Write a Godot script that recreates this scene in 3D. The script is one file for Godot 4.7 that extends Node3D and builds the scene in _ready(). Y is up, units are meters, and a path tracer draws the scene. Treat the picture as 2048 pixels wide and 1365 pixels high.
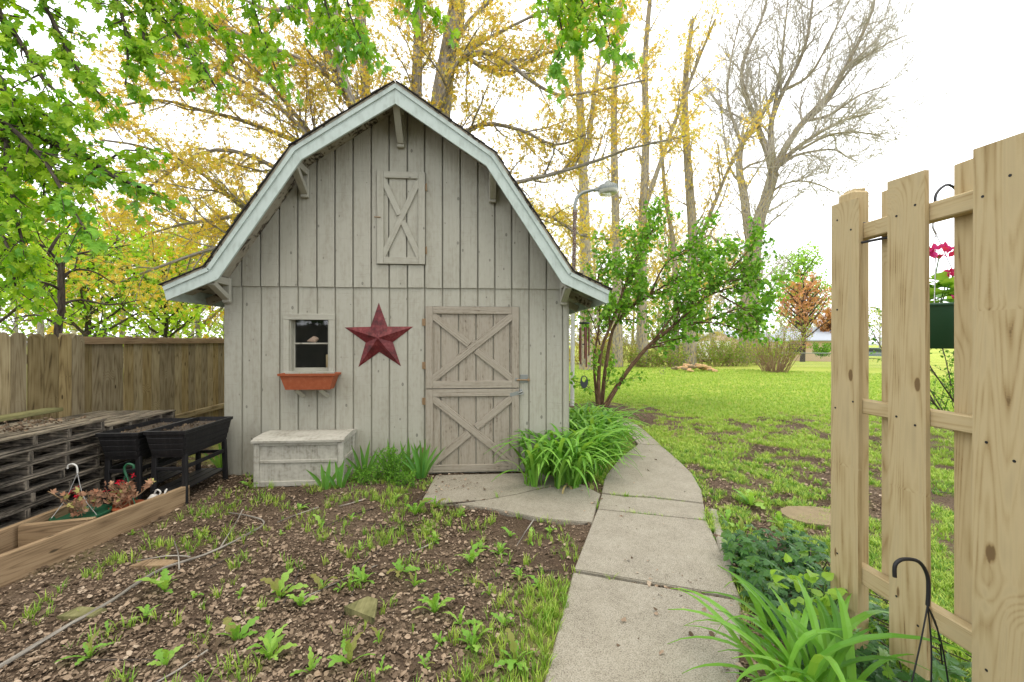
extends Node3D
# A small barn-shaped garden shed in a back yard on an overcast spring day. Metres, y up; the shed's walls run along x and z.

var rng := RandomNumberGenerator.new()
var M := {}
var taken := {}
var lumps := FastNoiseLite.new()
var patches := FastNoiseLite.new()


# ---------------------------------------------------------------- geometry
class Geo:
	var v := PackedVector3Array()
	var n := PackedVector3Array()
	var uv := PackedVector2Array()
	var ix := PackedInt32Array()
	var col := PackedColorArray()
	var off := Vector2.ZERO
	var grain := 1

	func flat(pts: Array, out: Vector3) -> void:
		# a convex flat face; the winding follows OUT, texture v runs along the axis GRAIN
		var nn: Vector3 = (pts[1] - pts[0]).cross(pts[2] - pts[0])
		if nn.length_squared() < 1e-16:
			return
		nn = nn.normalized()
		var rev := nn.dot(out) < 0.0
		if rev:
			nn = -nn
		var base := v.size()
		var along := Vector3.ZERO
		along[grain] = 1.0
		if absf(nn[grain]) > 0.8:
			along = Vector3.ZERO
			along[(grain + 1) % 3] = 1.0
		var across := along.cross(nn).normalized()
		for p in pts:
			v.append(p)
			n.append(nn)
			uv.append(Vector2(across.dot(p), along.dot(p)) + off)
		for i in range(1, pts.size() - 1):
			if rev:
				ix.append_array([base, base + i, base + i + 1])
			else:
				ix.append_array([base, base + i + 1, base + i])

	func box(size: Vector3, xf: Transform3D, bev := 0.0) -> void:
		var h := size / 2.0
		var b := minf(bev, minf(h.x, minf(h.y, h.z)) * 0.6)
		var c := {}
		for sx in [-1, 1]:
			for sy in [-1, 1]:
				for sz in [-1, 1]:
					c[Vector3i(sx, sy, sz)] = [Vector3(sx * h.x, sy * (h.y - b), sz * (h.z - b)), Vector3(sx * (h.x - b), sy * h.y, sz * (h.z - b)), Vector3(sx * (h.x - b), sy * (h.y - b), sz * h.z)]
		var start := v.size()
		for a in 3:
			var p := (a + 1) % 3
			var q := (a + 2) % 3
			for s in [-1, 1]:
				var pts := []
				for w in [[-1, -1], [1, -1], [1, 1], [-1, 1]]:
					var k := Vector3i.ZERO
					k[a] = s
					k[p] = w[0]
					k[q] = w[1]
					pts.append(c[k][a])
				var o := Vector3.ZERO
				o[a] = s
				flat(pts, o)
			if b > 0.0:
				for s in [[-1, -1], [1, -1], [1, 1], [-1, 1]]:
					var lo := Vector3i.ZERO
					lo[a] = -1
					lo[p] = s[0]
					lo[q] = s[1]
					var hi := lo
					hi[a] = 1
					flat([c[lo][p], c[hi][p], c[hi][q], c[lo][q]], Vector3(lo + hi))
		if b > 0.0:
			for k in c:
				flat(c[k], Vector3(k))
		for i in range(start, v.size()):
			v[i] = xf * v[i]
			n[i] = (xf.basis * n[i]).normalized()

	func prism(poly: PackedVector2Array, z0: float, z1: float, xf := Transform3D()) -> void:
		# POLY in x and y, drawn out from z0 to z1
		var start := v.size()
		var tri := Geometry2D.triangulate_polygon(poly)
		for side in [[z1, 1.0], [z0, -1.0]]:
			for i in range(0, tri.size(), 3):
				var pts := []
				for k in 3:
					pts.append(Vector3(poly[tri[i + k]].x, poly[tri[i + k]].y, side[0]))
				flat(pts, Vector3(0, 0, side[1]))
		var turn := 1.0 if not Geometry2D.is_polygon_clockwise(poly) else -1.0
		for i in poly.size():
			var a := poly[i]
			var b := poly[(i + 1) % poly.size()]
			var e := (b - a) * turn
			flat([Vector3(a.x, a.y, z0), Vector3(b.x, b.y, z0), Vector3(b.x, b.y, z1), Vector3(a.x, a.y, z1)], Vector3(e.y, -e.x, 0))
		for i in range(start, v.size()):
			v[i] = xf * v[i]
			n[i] = (xf.basis * n[i]).normalized()

	func tube(pts: PackedVector3Array, rad: PackedFloat32Array, sides: int, cap := false) -> void:
		var t := (pts[1] - pts[0]).normalized()
		var x := t.cross(Vector3.UP if absf(t.y) < 0.9 else Vector3.RIGHT).normalized()
		var base := v.size()
		var run := 0.0
		for i in pts.size():
			var d := t
			if i > 0 and i < pts.size() - 1:
				d = (pts[i + 1] - pts[i - 1]).normalized()
			elif i == pts.size() - 1:
				d = (pts[i] - pts[i - 1]).normalized()
			x = (x - d * x.dot(d)).normalized()
			var y := d.cross(x)
			if i > 0:
				run += pts[i].distance_to(pts[i - 1])
			for k in sides + (1 if sides > 4 else 0):
				var a := TAU * k / sides
				var o := x * cos(a) + y * sin(a)
				v.append(pts[i] + o * rad[i])
				n.append(o)
				uv.append(Vector2(float(k) / sides * TAU * rad[0], run) + off)
			t = d
		var ring := sides + (1 if sides > 4 else 0)
		for i in pts.size() - 1:
			for k in sides:
				var a := base + i * ring + k
				var b := base + i * ring + (k + 1) % ring
				ix.append_array([a, a + ring, b, b, a + ring, b + ring])
		if cap:
			for e in [0, pts.size() - 1]:
				var poly := []
				for k in sides:
					poly.append(v[base + e * ring + k])
				var out := pts[0] - pts[1] if e == 0 else pts[e] - pts[e - 1]
				flat(poly, out)

	func lathe(prof: Array, sides: int, at := Vector3.ZERO, squash := Vector3.ONE) -> void:
		# PROF: [radius, height] from bottom to top, turned about y
		var base := v.size()
		for i in prof.size():
			var a: Array = prof[maxi(i - 1, 0)]
			var b: Array = prof[mini(i + 1, prof.size() - 1)]
			var e := Vector2(b[0] - a[0], b[1] - a[1])
			for k in sides + 1:
				var w := TAU * k / sides
				v.append(at + Vector3(cos(w) * prof[i][0], prof[i][1], sin(w) * prof[i][0]) * squash)
				n.append(Vector3(cos(w) * e.y, -e.x, sin(w) * e.y).normalized())
				uv.append(Vector2(float(k) / sides * 0.8, prof[i][1]))
		for i in prof.size() - 1:
			for k in sides:
				var a := base + i * (sides + 1) + k
				ix.append_array([a, a + 1, a + sides + 1, a + 1, a + sides + 2, a + sides + 1])

	func mesh(m: Material) -> ArrayMesh:
		var arr := []
		arr.resize(Mesh.ARRAY_MAX)
		arr[Mesh.ARRAY_VERTEX] = v
		arr[Mesh.ARRAY_NORMAL] = n
		arr[Mesh.ARRAY_TEX_UV] = uv
		if col.size() == v.size() and col.size() > 0:
			arr[Mesh.ARRAY_COLOR] = col
		arr[Mesh.ARRAY_INDEX] = ix
		var out := ArrayMesh.new()
		out.add_surface_from_arrays(Mesh.PRIMITIVE_TRIANGLES, arr)
		out.surface_set_material(0, m)
		return out


class Swarm:
	# many copies of one small mesh: transform and colour of each
	var xf: Array[Transform3D] = []
	var col := PackedColorArray()

	func add(t: Transform3D, c: Color) -> void:
		xf.append(t)
		col.append(c)


func shape(called: String, m: Mesh, parent: Node) -> MeshInstance3D:
	var o := MeshInstance3D.new()
	o.name = called
	o.mesh = m
	parent.add_child(o, true)
	return o


func part(called: String, g: Geo, m: Material, parent: Node) -> MeshInstance3D:
	return shape(called, g.mesh(m), parent)


func numbered(called: String) -> String:
	var k: int = taken.get(called, 0)
	taken[called] = k + 1
	return called if k == 0 else "%s_%03d" % [called, k]


func tag(o: Node, label: String, category: String, group := "", kind := "") -> void:
	if label:
		o.set_meta("label", label)
	if category:
		o.set_meta("category", category)
	if group:
		o.set_meta("group", group)
	if kind:
		o.set_meta("kind", kind)


func thing(called: String, label: String, category: String, at := Vector3.ZERO, turn := 0.0, group := "") -> Node3D:
	var o := Node3D.new()
	o.name = numbered(called)
	add_child(o)
	o.position = at
	o.rotation.y = turn
	tag(o, label, category, group)
	return o


func setting(called: String) -> Node3D:
	var o := Node3D.new()
	o.name = numbered(called)
	add_child(o)
	o.set_meta("kind", "structure")
	return o


func swarm(called: String, s: Swarm, m: Mesh, parent: Node, stuff := true) -> MultiMeshInstance3D:
	var mm := MultiMesh.new()
	mm.transform_format = MultiMesh.TRANSFORM_3D
	mm.use_colors = true
	mm.mesh = m
	mm.instance_count = s.xf.size()
	for i in s.xf.size():
		mm.set_instance_transform(i, s.xf[i])
		mm.set_instance_color(i, s.col[i])
	var o := MultiMeshInstance3D.new()
	o.name = called
	o.multimesh = mm
	parent.add_child(o, true)
	if stuff:
		o.set_meta("kind", "stuff")
	return o


func r(a: float, b: float) -> float:
	return rng.randf_range(a, b)


func rv() -> Vector3:
	return Vector3(r(-1, 1), r(-1, 1), r(-1, 1))


func at(p: Vector3, b := Basis()) -> Transform3D:
	return Transform3D(b, p)


func board(called: String, size: Vector3, xf: Transform3D, m: Material, parent: Node, bev := 0.003, grain := 1) -> MeshInstance3D:
	var g := Geo.new()
	g.grain = grain
	g.off = Vector2(r(0, 3), r(0, 3))
	g.box(size, Transform3D(), bev)
	var o := part(called, g, m, parent)
	o.transform = xf
	return o


func bar(called: String, a: Vector3, b: Vector3, wide: float, thick: float, m: Material, parent: Node, up := Vector3.UP, bev := 0.003) -> MeshInstance3D:
	# a straight board from A to B; its thin side faces UP
	var y := (b - a).normalized()
	var z := (up - y * up.dot(y)).normalized()
	return board(called, Vector3(wide, a.distance_to(b), thick), Transform3D(Basis(y.cross(z), y, z), (a + b) / 2.0), m, parent, bev, 1)


func rod(pts: Array, rad: float, sides := 6) -> Geo:
	var g := Geo.new()
	var p := PackedVector3Array(pts)
	var w := PackedFloat32Array()
	w.resize(p.size())
	w.fill(rad)
	g.tube(p, w, sides, true)
	return g


func smooth_path(pts: Array, per := 4) -> PackedVector3Array:
	var out := PackedVector3Array()
	for i in pts.size() - 1:
		var a: Vector3 = pts[maxi(i - 1, 0)]
		var b: Vector3 = pts[i]
		var c: Vector3 = pts[i + 1]
		var d: Vector3 = pts[mini(i + 2, pts.size() - 1)]
		for k in per:
			out.append(b.cubic_interpolate(c, a, d, float(k) / per))
	out.append(pts[-1])
	return out


func tilted() -> Basis:
	return Basis(Vector3.UP, r(0, TAU)) * Basis(Vector3.RIGHT, r(-0.9, 0.9)) * Basis(Vector3.BACK, r(-0.9, 0.9))


# ---------------------------------------------------------------- materials
func lin(a: float, b: float, c: float) -> Color:
	return Color(a, b, c).linear_to_srgb()


func layer(sd: int, freq: float, w: int, h: int, tall: int, octaves := 4) -> PackedByteArray:
	# seamless noise, stretched along v to TALL rows
	var f := FastNoiseLite.new()
	f.seed = sd
	f.noise_type = FastNoiseLite.TYPE_SIMPLEX_SMOOTH
	f.frequency = freq
	f.fractal_octaves = octaves
	var im := f.get_seamless_image(w, h)
	im.convert(Image.FORMAT_L8)
	if h != tall:
		im.resize(w, tall, Image.INTERPOLATE_CUBIC)
	return im.get_data()


func ramp(stops: Array) -> PackedColorArray:
	# STOPS: [place, linear colour]; 256 sRGB colours
	var out := PackedColorArray()
	for i in 256:
		var t := i / 255.0
		var c: Color = stops[-1][1]
		for k in stops.size() - 1:
			if t <= stops[k + 1][0]:
				var f := clampf((t - stops[k][0]) / maxf(stops[k + 1][0] - stops[k][0], 1e-4), 0, 1)
				c = stops[k][1].lerp(stops[k + 1][1], f)
				break
		out.append(c.linear_to_srgb())
	return out


func image_of(w: int, h: int, layers: Array, gains: Array, lut: PackedColorArray) -> ImageTexture:
	var px := PackedByteArray()
	px.resize(w * h * 3)
	for i in w * h:
		var t := 0.5
		for k in layers.size():
			t += (layers[k][i] / 255.0 - 0.5) * gains[k]
		var c := lut[clampi(int(t * 255.0), 0, 255)]
		px[i * 3] = c.r8
		px[i * 3 + 1] = c.g8
		px[i * 3 + 2] = c.b8
	return ImageTexture.create_from_image(Image.create_from_data(w, h, false, Image.FORMAT_RGB8, px))


func grey_of(w: int, h: int, data: PackedByteArray) -> ImageTexture:
	return ImageTexture.create_from_image(Image.create_from_data(w, h, false, Image.FORMAT_L8, data))


func wood_image(sd: int, w: int, h: int, rings: float, knots: Array, lut: PackedColorArray) -> ImageTexture:
	# flat-sawn grain: rings bent along the board and round the knots [u, v, size]; one tile is 0.5 m by 2 m
	var bend := layer(sd, 0.008, w, h / 16, h, 2)
	var fine := layer(sd + 1, 0.12, w, h / 32, h, 3)
	var soft := layer(sd + 2, 0.02, w, h / 4, h, 3)
	var px := PackedByteArray()
	px.resize(w * h * 3)
	for y in h:
		for x in w:
			var i := y * w + x
			var u := float(x) / w
			var t := bend[i] / 255.0 * 1.6 + 0.18 * sin(TAU * u)
			var dark := 0.0
			for k in knots:
				var du: float = (fposmod(u - k[0] + 0.5, 1.0) - 0.5) * 0.5
				var dv: float = (fposmod(float(y) / h - k[1] + 0.5, 1.0) - 0.5) * 2.0
				var e: float = sqrt(du * du + dv * dv * 0.16) / k[2]
				if e < 6.0:
					t += 0.16 * exp(-e * 0.7) * k[2] * 40.0
					if e < 1.0:
						dark = maxf(dark, 1.0 - e * e)
			var ring := absf(fposmod(t * rings, 1.0) * 2.0 - 1.0)
			var s := 0.5 + (ring * ring - 0.4) * 0.36 + (fine[i] / 255.0 - 0.5) * 0.38 + (soft[i] / 255.0 - 0.5) * 0.6 + dark * 0.8
			var c := lut[clampi(int(s * 255.0), 0, 255)]
			px[i * 3] = c.r8
			px[i * 3 + 1] = c.g8
			px[i * 3 + 2] = c.b8
	return ImageTexture.create_from_image(Image.create_from_data(w, h, false, Image.FORMAT_RGB8, px))


func mat(tex: Texture2D, scale := Vector3.ONE, rough := 0.8, tint := Color.WHITE) -> StandardMaterial3D:
	var m := StandardMaterial3D.new()
	m.albedo_color = tint
	m.albedo_texture = tex
	m.uv1_scale = scale
	m.roughness = rough
	m.metallic_specular = 0.35
	return m


func plain(c: Color, rough := 0.6, metal := 0.0) -> StandardMaterial3D:
	var m := StandardMaterial3D.new()
	m.albedo_color = c
	m.roughness = rough
	m.metallic = metal
	return m


func relief(m: StandardMaterial3D, tex: Texture2D, cm: float) -> StandardMaterial3D:
	m.heightmap_enabled = true
	m.heightmap_texture = tex
	m.heightmap_scale = cm
	return m


func leafy(back: Color, rough := 0.55) -> StandardMaterial3D:
	var m := StandardMaterial3D.new()
	m.vertex_color_use_as_albedo = true
	m.roughness = rough
	m.metallic_specular = 0.35
	m.backlight_enabled = true
	m.backlight = back
	m.cull_mode = BaseMaterial3D.CULL_DISABLED
	return m


func make_materials() -> void:
	var fine := layer(3, 0.09, 256, 32, 1024, 4)
	var blot := layer(5, 0.012, 256, 256, 1024, 4)
	var pit := layer(7, 0.05, 256, 512, 1024, 3)
	# faded house paint: grain shows through, dirt in streaks, bare wood where it flaked
	var paint := ramp([[0.0, Color(0.10, 0.09, 0.07)], [0.13, Color(0.2, 0.185, 0.15)], [0.24, Color(0.325, 0.31, 0.255)], [0.5, Color(0.385, 0.375, 0.315)], [1.0, Color(0.425, 0.417, 0.358)]])
	# with the knots and saw marks that show through the paint
	var boards := image_of(256, 1024, [fine, blot, pit], [0.25, 0.34, 0.3], paint).get_image()
	rng.seed = 12
	for k in 15:
		var kx := rng.randi_range(8, 247)
		var ky := rng.randi_range(12, 1010)
		var rad := r(1.5, 5.0)
		for dy in range(-12, 13):
			for dx in range(-7, 8):
				var e := Vector2(dx * 1.15, dy * 0.62).length() / rad
				if e < 1.5:
					var c := boards.get_pixel(kx + dx, clampi(ky + dy, 0, 1023))
					boards.set_pixel(kx + dx, clampi(ky + dy, 0, 1023), c.darkened(0.3 * (1.0 - e / 1.5) + (0.2 if absf(e - 0.9) < 0.2 else 0.0)))
	for k in 60:
		var ky := rng.randi_range(0, 1023)
		var x0 := rng.randi_range(0, 200)
		for dx in rng.randi_range(8, 55):
			boards.set_pixel(x0 + dx, ky, boards.get_pixel(x0 + dx, ky).darkened(0.1))
	M.siding = relief(mat(ImageTexture.create_from_image(boards), Vector3(1.6, 0.45, 1), 0.75), grey_of(256, 1024, fine), 0.25)
	var paint2 := ramp([[0.0, Color(0.09, 0.07, 0.05)], [0.2, Color(0.16, 0.13, 0.1)], [0.27, Color(0.275, 0.24, 0.19)], [0.5, Color(0.33, 0.295, 0.24)], [1.0, Color(0.37, 0.335, 0.28)]])
	M.door = relief(mat(image_of(256, 1024, [fine, blot, pit], [0.45, 0.35, 0.35], paint2), Vector3(2.0, 0.6, 1), 0.8), grey_of(256, 1024, fine), 0.35)
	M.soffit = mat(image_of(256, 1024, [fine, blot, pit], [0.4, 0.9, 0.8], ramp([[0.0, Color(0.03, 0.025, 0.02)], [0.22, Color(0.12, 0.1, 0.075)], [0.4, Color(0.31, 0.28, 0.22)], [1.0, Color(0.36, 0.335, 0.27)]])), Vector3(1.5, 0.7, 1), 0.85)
	M.fascia = mat(image_of(256, 256, [layer(11, 0.02, 256, 256, 256, 4), layer(12, 0.1, 256, 64, 256, 2)], [0.6, 0.35], ramp([[0.0, Color(0.27, 0.31, 0.27)], [0.25, Color(0.4, 0.465, 0.43)], [0.5, Color(0.475, 0.555, 0.52)], [1.0, Color(0.52, 0.595, 0.565)]])), Vector3(1, 1, 1), 0.5)
	# weathered and new timber
	M.new_wood = mat(wood_image(21, 256, 1024, 7.0, [[0.3, 0.2, 0.012], [0.7, 0.62, 0.016], [0.15, 0.8, 0.01]], ramp([[0.0, Color(0.42, 0.335, 0.19)], [0.4, Color(0.49, 0.39, 0.22)], [0.7, Color(0.42, 0.32, 0.165)], [0.9, Color(0.32, 0.225, 0.105)], [1.0, Color(0.17, 0.11, 0.05)]])), Vector3(2.0, 0.5, 1), 0.75)
	M.bed_wood = mat(wood_image(31, 256, 1024, 10.0, [[0.4, 0.35, 0.012], [0.8, 0.8, 0.012]], ramp([[0.0, Color(0.34, 0.25, 0.15)], [0.4, Color(0.31, 0.215, 0.125)], [0.65, Color(0.21, 0.14, 0.08)], [0.9, Color(0.12, 0.08, 0.045)], [1.0, Color(0.07, 0.05, 0.03)]])), Vector3(2.0, 0.5, 1), 0.85)
	M.fence_wood = mat(wood_image(41, 256, 1024, 6.0, [[0.35, 0.4, 0.014], [0.75, 0.9, 0.012]], ramp([[0.0, Color(0.43, 0.36, 0.22)], [0.35, Color(0.375, 0.305, 0.18)], [0.6, Color(0.3, 0.235, 0.13)], [0.85, Color(0.19, 0.145, 0.08)], [1.0, Color(0.08, 0.06, 0.037)]])), Vector3(2.0, 0.5, 1), 0.9)
	for k in 4:
		M["fence_wood%d" % k] = mat(M.fence_wood.albedo_texture, Vector3(2.0, 0.5, 1), 0.9, [Color(1, 1, 1), Color(0.88, 0.88, 0.9), Color(0.95, 0.92, 0.84), Color(0.82, 0.8, 0.74)][k])
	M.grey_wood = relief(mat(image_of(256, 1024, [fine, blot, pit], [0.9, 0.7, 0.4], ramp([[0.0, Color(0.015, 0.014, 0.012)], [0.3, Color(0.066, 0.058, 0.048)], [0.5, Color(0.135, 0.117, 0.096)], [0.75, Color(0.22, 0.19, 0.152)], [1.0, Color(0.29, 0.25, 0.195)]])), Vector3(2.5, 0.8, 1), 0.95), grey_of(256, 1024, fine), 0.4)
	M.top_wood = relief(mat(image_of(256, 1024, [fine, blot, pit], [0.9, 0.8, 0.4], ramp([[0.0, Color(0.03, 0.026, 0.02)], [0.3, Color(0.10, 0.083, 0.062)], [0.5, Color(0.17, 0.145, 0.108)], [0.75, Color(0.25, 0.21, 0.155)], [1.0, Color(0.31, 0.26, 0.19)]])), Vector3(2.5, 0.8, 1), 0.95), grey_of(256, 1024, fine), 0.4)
	M.moss_wood = mat(image_of(256, 1024, [fine, blot, pit], [0.6, 0.8, 0.4], ramp([[0.0, Color(0.05, 0.05, 0.025)], [0.4, Color(0.15, 0.145, 0.06)], [1.0, Color(0.25, 0.235, 0.11)]])), Vector3(2, 0.6, 1), 0.95)
	# concrete with fine stones showing
	var sand := layer(51, 0.25, 512, 512, 512, 2)
	var stain := layer(52, 0.008, 512, 512, 512, 5)
	var mid := layer(53, 0.05, 512, 512, 512, 3)
	M.concrete = mat(image_of(512, 512, [sand, stain, mid], [0.9, 0.2, 0.22], ramp([[0.0, Color(0.10, 0.085, 0.065)], [0.3, Color(0.21, 0.188, 0.148)], [0.5, Color(0.312, 0.285, 0.228)], [0.75, Color(0.37, 0.342, 0.282)], [1.0, Color(0.43, 0.405, 0.35)]])), Vector3(0.9, 0.9, 0.9), 0.9)
	M.concrete.uv1_triplanar = true
	M.concrete.uv1_world_triplanar = true
	relief(M.concrete, grey_of(512, 512, sand), 0.2)
	M.stone = mat(M.concrete.albedo_texture, Vector3(2, 2, 2), 0.95, Color(0.93, 0.87, 0.76))
	M.stone.uv1_triplanar = true
	# soil, with the ground's own patches as vertex colours
	M.soil = mat(image_of(512, 512, [layer(61, 0.12, 512, 512, 512, 3), mid], [1.0, 0.5], ramp([[0.0, Color(0.30, 0.28, 0.26)], [0.5, Color(0.72, 0.70, 0.68)], [1.0, Color(1, 1, 1)]])), Vector3(1.1, 1.1, 1.1), 0.98)
	M.soil.vertex_color_use_as_albedo = true
	M.soil.uv1_triplanar = true
	M.soil.uv1_world_triplanar = true
	M.soil.metallic_specular = 0.15
	relief(M.soil, grey_of(512, 512, mid), 1.5)
	M.potting = mat(image_of(256, 256, [layer(64, 0.1, 256, 256, 256, 3)], [1.0], ramp([[0.0, Color(0.02, 0.016, 0.012)], [0.5, Color(0.06, 0.045, 0.033)], [1.0, Color(0.2, 0.16, 0.12)]])), Vector3(3, 3, 3), 1.0)
	M.potting.uv1_triplanar = true
	# shingles, metals, plastics
	M.shingle = mat(image_of(256, 256, [layer(71, 0.2, 256, 256, 256, 2), layer(72, 0.02, 256, 256, 256, 3)], [0.7, 0.5], ramp([[0.0, Color(0.012, 0.011, 0.01)], [1.0, Color(0.075, 0.068, 0.06)]])), Vector3(2, 2, 2), 0.95)
	M.star = mat(image_of(256, 256, [layer(75, 0.015, 256, 256, 256, 4), layer(76, 0.06, 256, 256, 256, 3)], [0.9, 0.6], ramp([[0.0, Color(0.02, 0.008, 0.008)], [0.3, Color(0.085, 0.016, 0.018)], [0.6, Color(0.15, 0.022, 0.026)], [1.0, Color(0.25, 0.07, 0.07)]])), Vector3(2, 2, 2), 0.42)
	M.star.uv1_triplanar = true
	M.terracotta = mat(image_of(256, 256, [layer(78, 0.02, 256, 256, 256, 4), layer(79, 0.1, 256, 256, 256, 2)], [0.5, 0.25], ramp([[0.0, Color(0.23, 0.065, 0.03)], [0.5, Color(0.32, 0.085, 0.035)], [1.0, Color(0.4, 0.14, 0.07)]])), Vector3(3, 3, 3), 0.6)
	M.terracotta.uv1_triplanar = true
	M.resin = mat(image_of(256, 1024, [fine, blot, pit], [0.4, 0.5, 0.45], ramp([[0.0, Color(0.12, 0.11, 0.085)], [0.25, Color(0.3, 0.285, 0.24)], [0.5, Color(0.4, 0.385, 0.335)], [1.0, Color(0.5, 0.485, 0.43)]])), Vector3(1.6, 0.9, 1), 0.7)
	M.black_resin = mat(image_of(256, 256, [layer(83, 0.03, 256, 64, 256, 4), layer(84, 0.15, 256, 256, 256, 2)], [0.5, 0.3], ramp([[0.0, Color(0.006, 0.006, 0.007)], [0.6, Color(0.017, 0.0165, 0.018)], [1.0, Color(0.05, 0.045, 0.042)]])), Vector3(3, 3, 3), 0.5)
	M.black_resin.uv1_triplanar = true
	M.rust = mat(image_of(256, 256, [layer(86, 0.03, 256, 256, 256, 4)], [1.4], ramp([[0.0, Color(0.06, 0.025, 0.018)], [0.6, Color(0.15, 0.075, 0.05)], [0.72, Color(0.28, 0.27, 0.25)], [1.0, Color(0.4, 0.41, 0.39)]])), Vector3(3, 3, 3), 0.75)
	M.rust.uv1_triplanar = true
	M.galv = plain(lin(0.24, 0.26, 0.25), 0.5, 0.3)
	M.white_paint = plain(lin(0.66, 0.66, 0.64), 0.5)
	M.brass = plain(lin(0.3, 0.2, 0.11), 0.5, 0.4)
	M.black_iron = plain(lin(0.018, 0.018, 0.02), 0.5, 0.3)
	M.steel = plain(lin(0.4, 0.4, 0.4), 0.4, 0.7)
	M.green_plastic = plain(lin(0.01, 0.09, 0.04), 0.5)
	M.dark_green = plain(lin(0.009, 0.055, 0.024), 0.45)
	M.chime = plain(lin(0.17, 0.06, 0.04), 0.4, 0.3)
	M.slate = plain(lin(0.035, 0.04, 0.05), 0.6)
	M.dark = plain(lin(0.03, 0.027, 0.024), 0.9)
	M.shell = plain(lin(0.62, 0.45, 0.34), 0.5)
	M.cloth = plain(lin(0.6, 0.58, 0.55), 0.9)
	M.glass = StandardMaterial3D.new()
	M.glass.albedo_color = Color(0.25, 0.3, 0.28, 0.05)
	M.glass.transparency = BaseMaterial3D.TRANSPARENCY_ALPHA
	M.glass.roughness = 0.03
	M.lens = StandardMaterial3D.new()
	M.lens.albedo_color = Color(0.86, 0.86, 0.8, 0.55)
	M.lens.transparency = BaseMaterial3D.TRANSPARENCY_ALPHA
	M.lens.roughness = 0.2
	# bark: grey furrows; a second one with yellow lichen
	var furrow := layer(91, 0.06, 256, 64, 512, 4)
	var lich := layer(92, 0.035, 256, 256, 512, 5)
	M.bark = relief(mat(image_of(256, 512, [furrow, lich], [0.9, 0.4], ramp([[0.0, Color(0.09, 0.08, 0.068)], [0.5, Color(0.29, 0.265, 0.23)], [1.0, Color(0.45, 0.42, 0.37)]])), Vector3(1.2, 0.6, 1), 0.95), grey_of(256, 512, furrow), 1.2)
	M.bark_lichen = relief(mat(image_of(256, 512, [furrow, lich], [0.35, 1.0], ramp([[0.0, Color(0.12, 0.1, 0.08)], [0.45, Color(0.31, 0.28, 0.235)], [0.62, Color(0.36, 0.31, 0.2)], [0.8, Color(0.44, 0.34, 0.13)], [1.0, Color(0.5, 0.37, 0.12)]])), Vector3(0.8, 0.4, 1), 0.95), grey_of(256, 512, furrow), 1.2)
	M.dark_bark = mat(image_of(256, 512, [furrow, lich], [0.8, 0.5], ramp([[0.0, Color(0.02, 0.016, 0.013)], [0.5, Color(0.07, 0.055, 0.045)], [1.0, Color(0.15, 0.125, 0.1)]])), Vector3(3, 1, 1), 0.95)
	M.pale_bark = plain(lin(0.46, 0.42, 0.36), 0.95)
	M.lilac_bark = mat(M.dark_bark.albedo_texture, Vector3(3, 1, 1), 0.95, Color(1.35, 1.2, 1.05))
	# leaves and petals take their colour from each copy
	M.leaf = leafy(Color(0.85, 0.95, 0.35), 0.5)
	M.blossom = leafy(Color(0.95, 0.9, 0.4), 0.6)
	M.blade = leafy(Color(0.5, 0.65, 0.25), 0.42)
	M.dead = leafy(Color(0.2, 0.17, 0.13), 0.9)
	M.dead.metallic_specular = 0.2
	M.stem = plain(lin(0.1, 0.2, 0.04), 0.6)
	M.green_a = leaf_coat(lin(0.16, 0.34, 0.03))
	M.green_b = leaf_coat(lin(0.08, 0.22, 0.025))
	M.green_c = leaf_coat(lin(0.24, 0.4, 0.04))
	M.ivy_a = leaf_coat(lin(0.02, 0.075, 0.02), 0.35)
	M.ivy_b = leaf_coat(lin(0.04, 0.12, 0.03), 0.35)
	M.ivy_c = leaf_coat(lin(0.14, 0.24, 0.06), 0.4)
	M.lily_a = leaf_coat(lin(0.10, 0.27, 0.03), 0.38)
	M.lily_b = leaf_coat(lin(0.155, 0.36, 0.045), 0.38)
	M.lily_c = leaf_coat(lin(0.055, 0.17, 0.02), 0.4)
	M.iris_a = leaf_coat(lin(0.05, 0.17, 0.035), 0.45)
	M.iris_b = leaf_coat(lin(0.09, 0.25, 0.05), 0.45)
	M.weed_a = leaf_coat(lin(0.16, 0.34, 0.045), 0.55)
	M.weed_b = leaf_coat(lin(0.27, 0.44, 0.08), 0.55)
	M.weed_c = leaf_coat(lin(0.22, 0.2, 0.06), 0.6)
	M.maple_a = leaf_coat(lin(0.09, 0.28, 0.02), 0.5)
	M.maple_b = leaf_coat(lin(0.17, 0.4, 0.03), 0.5)
	M.maple_c = leaf_coat(lin(0.05, 0.19, 0.02), 0.5)


func leaf_coat(c: Color, rough_ := 0.5) -> StandardMaterial3D:
	var m := plain(c, rough_)
	m.metallic_specular = 0.4
	m.backlight_enabled = true
	m.backlight = Color(0.6, 0.75, 0.25)
	return m


# ---------------------------------------------------------------- leaves
func fan(rim: Array, hub: Vector3) -> Geo:
	var g := Geo.new()
	for i in rim.size():
		g.flat([hub, rim[i], rim[(i + 1) % rim.size()]], Vector3(0, 0, 1))
	return g


func maple_leaf() -> Geo:
	var half := [[0.0, 0.0, 0.0], [0.17, 0.05, 0.0], [0.42, 0.1, -0.07], [0.34, 0.22, -0.02], [0.25, 0.3, 0.03], [0.42, 0.42, -0.02], [0.6, 0.66, -0.12], [0.38, 0.6, -0.03], [0.19, 0.56, 0.03], [0.24, 0.74, 0.0], [0.0, 1.02, -0.1]]
	var rim := []
	for p in half:
		rim.append(Vector3(p[0], p[1], p[2]))
	for i in range(half.size() - 2, 0, -1):
		rim.append(Vector3(-half[i][0], half[i][1], half[i][2]))
	return fan(rim, Vector3(0, 0.33, 0.05))


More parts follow.
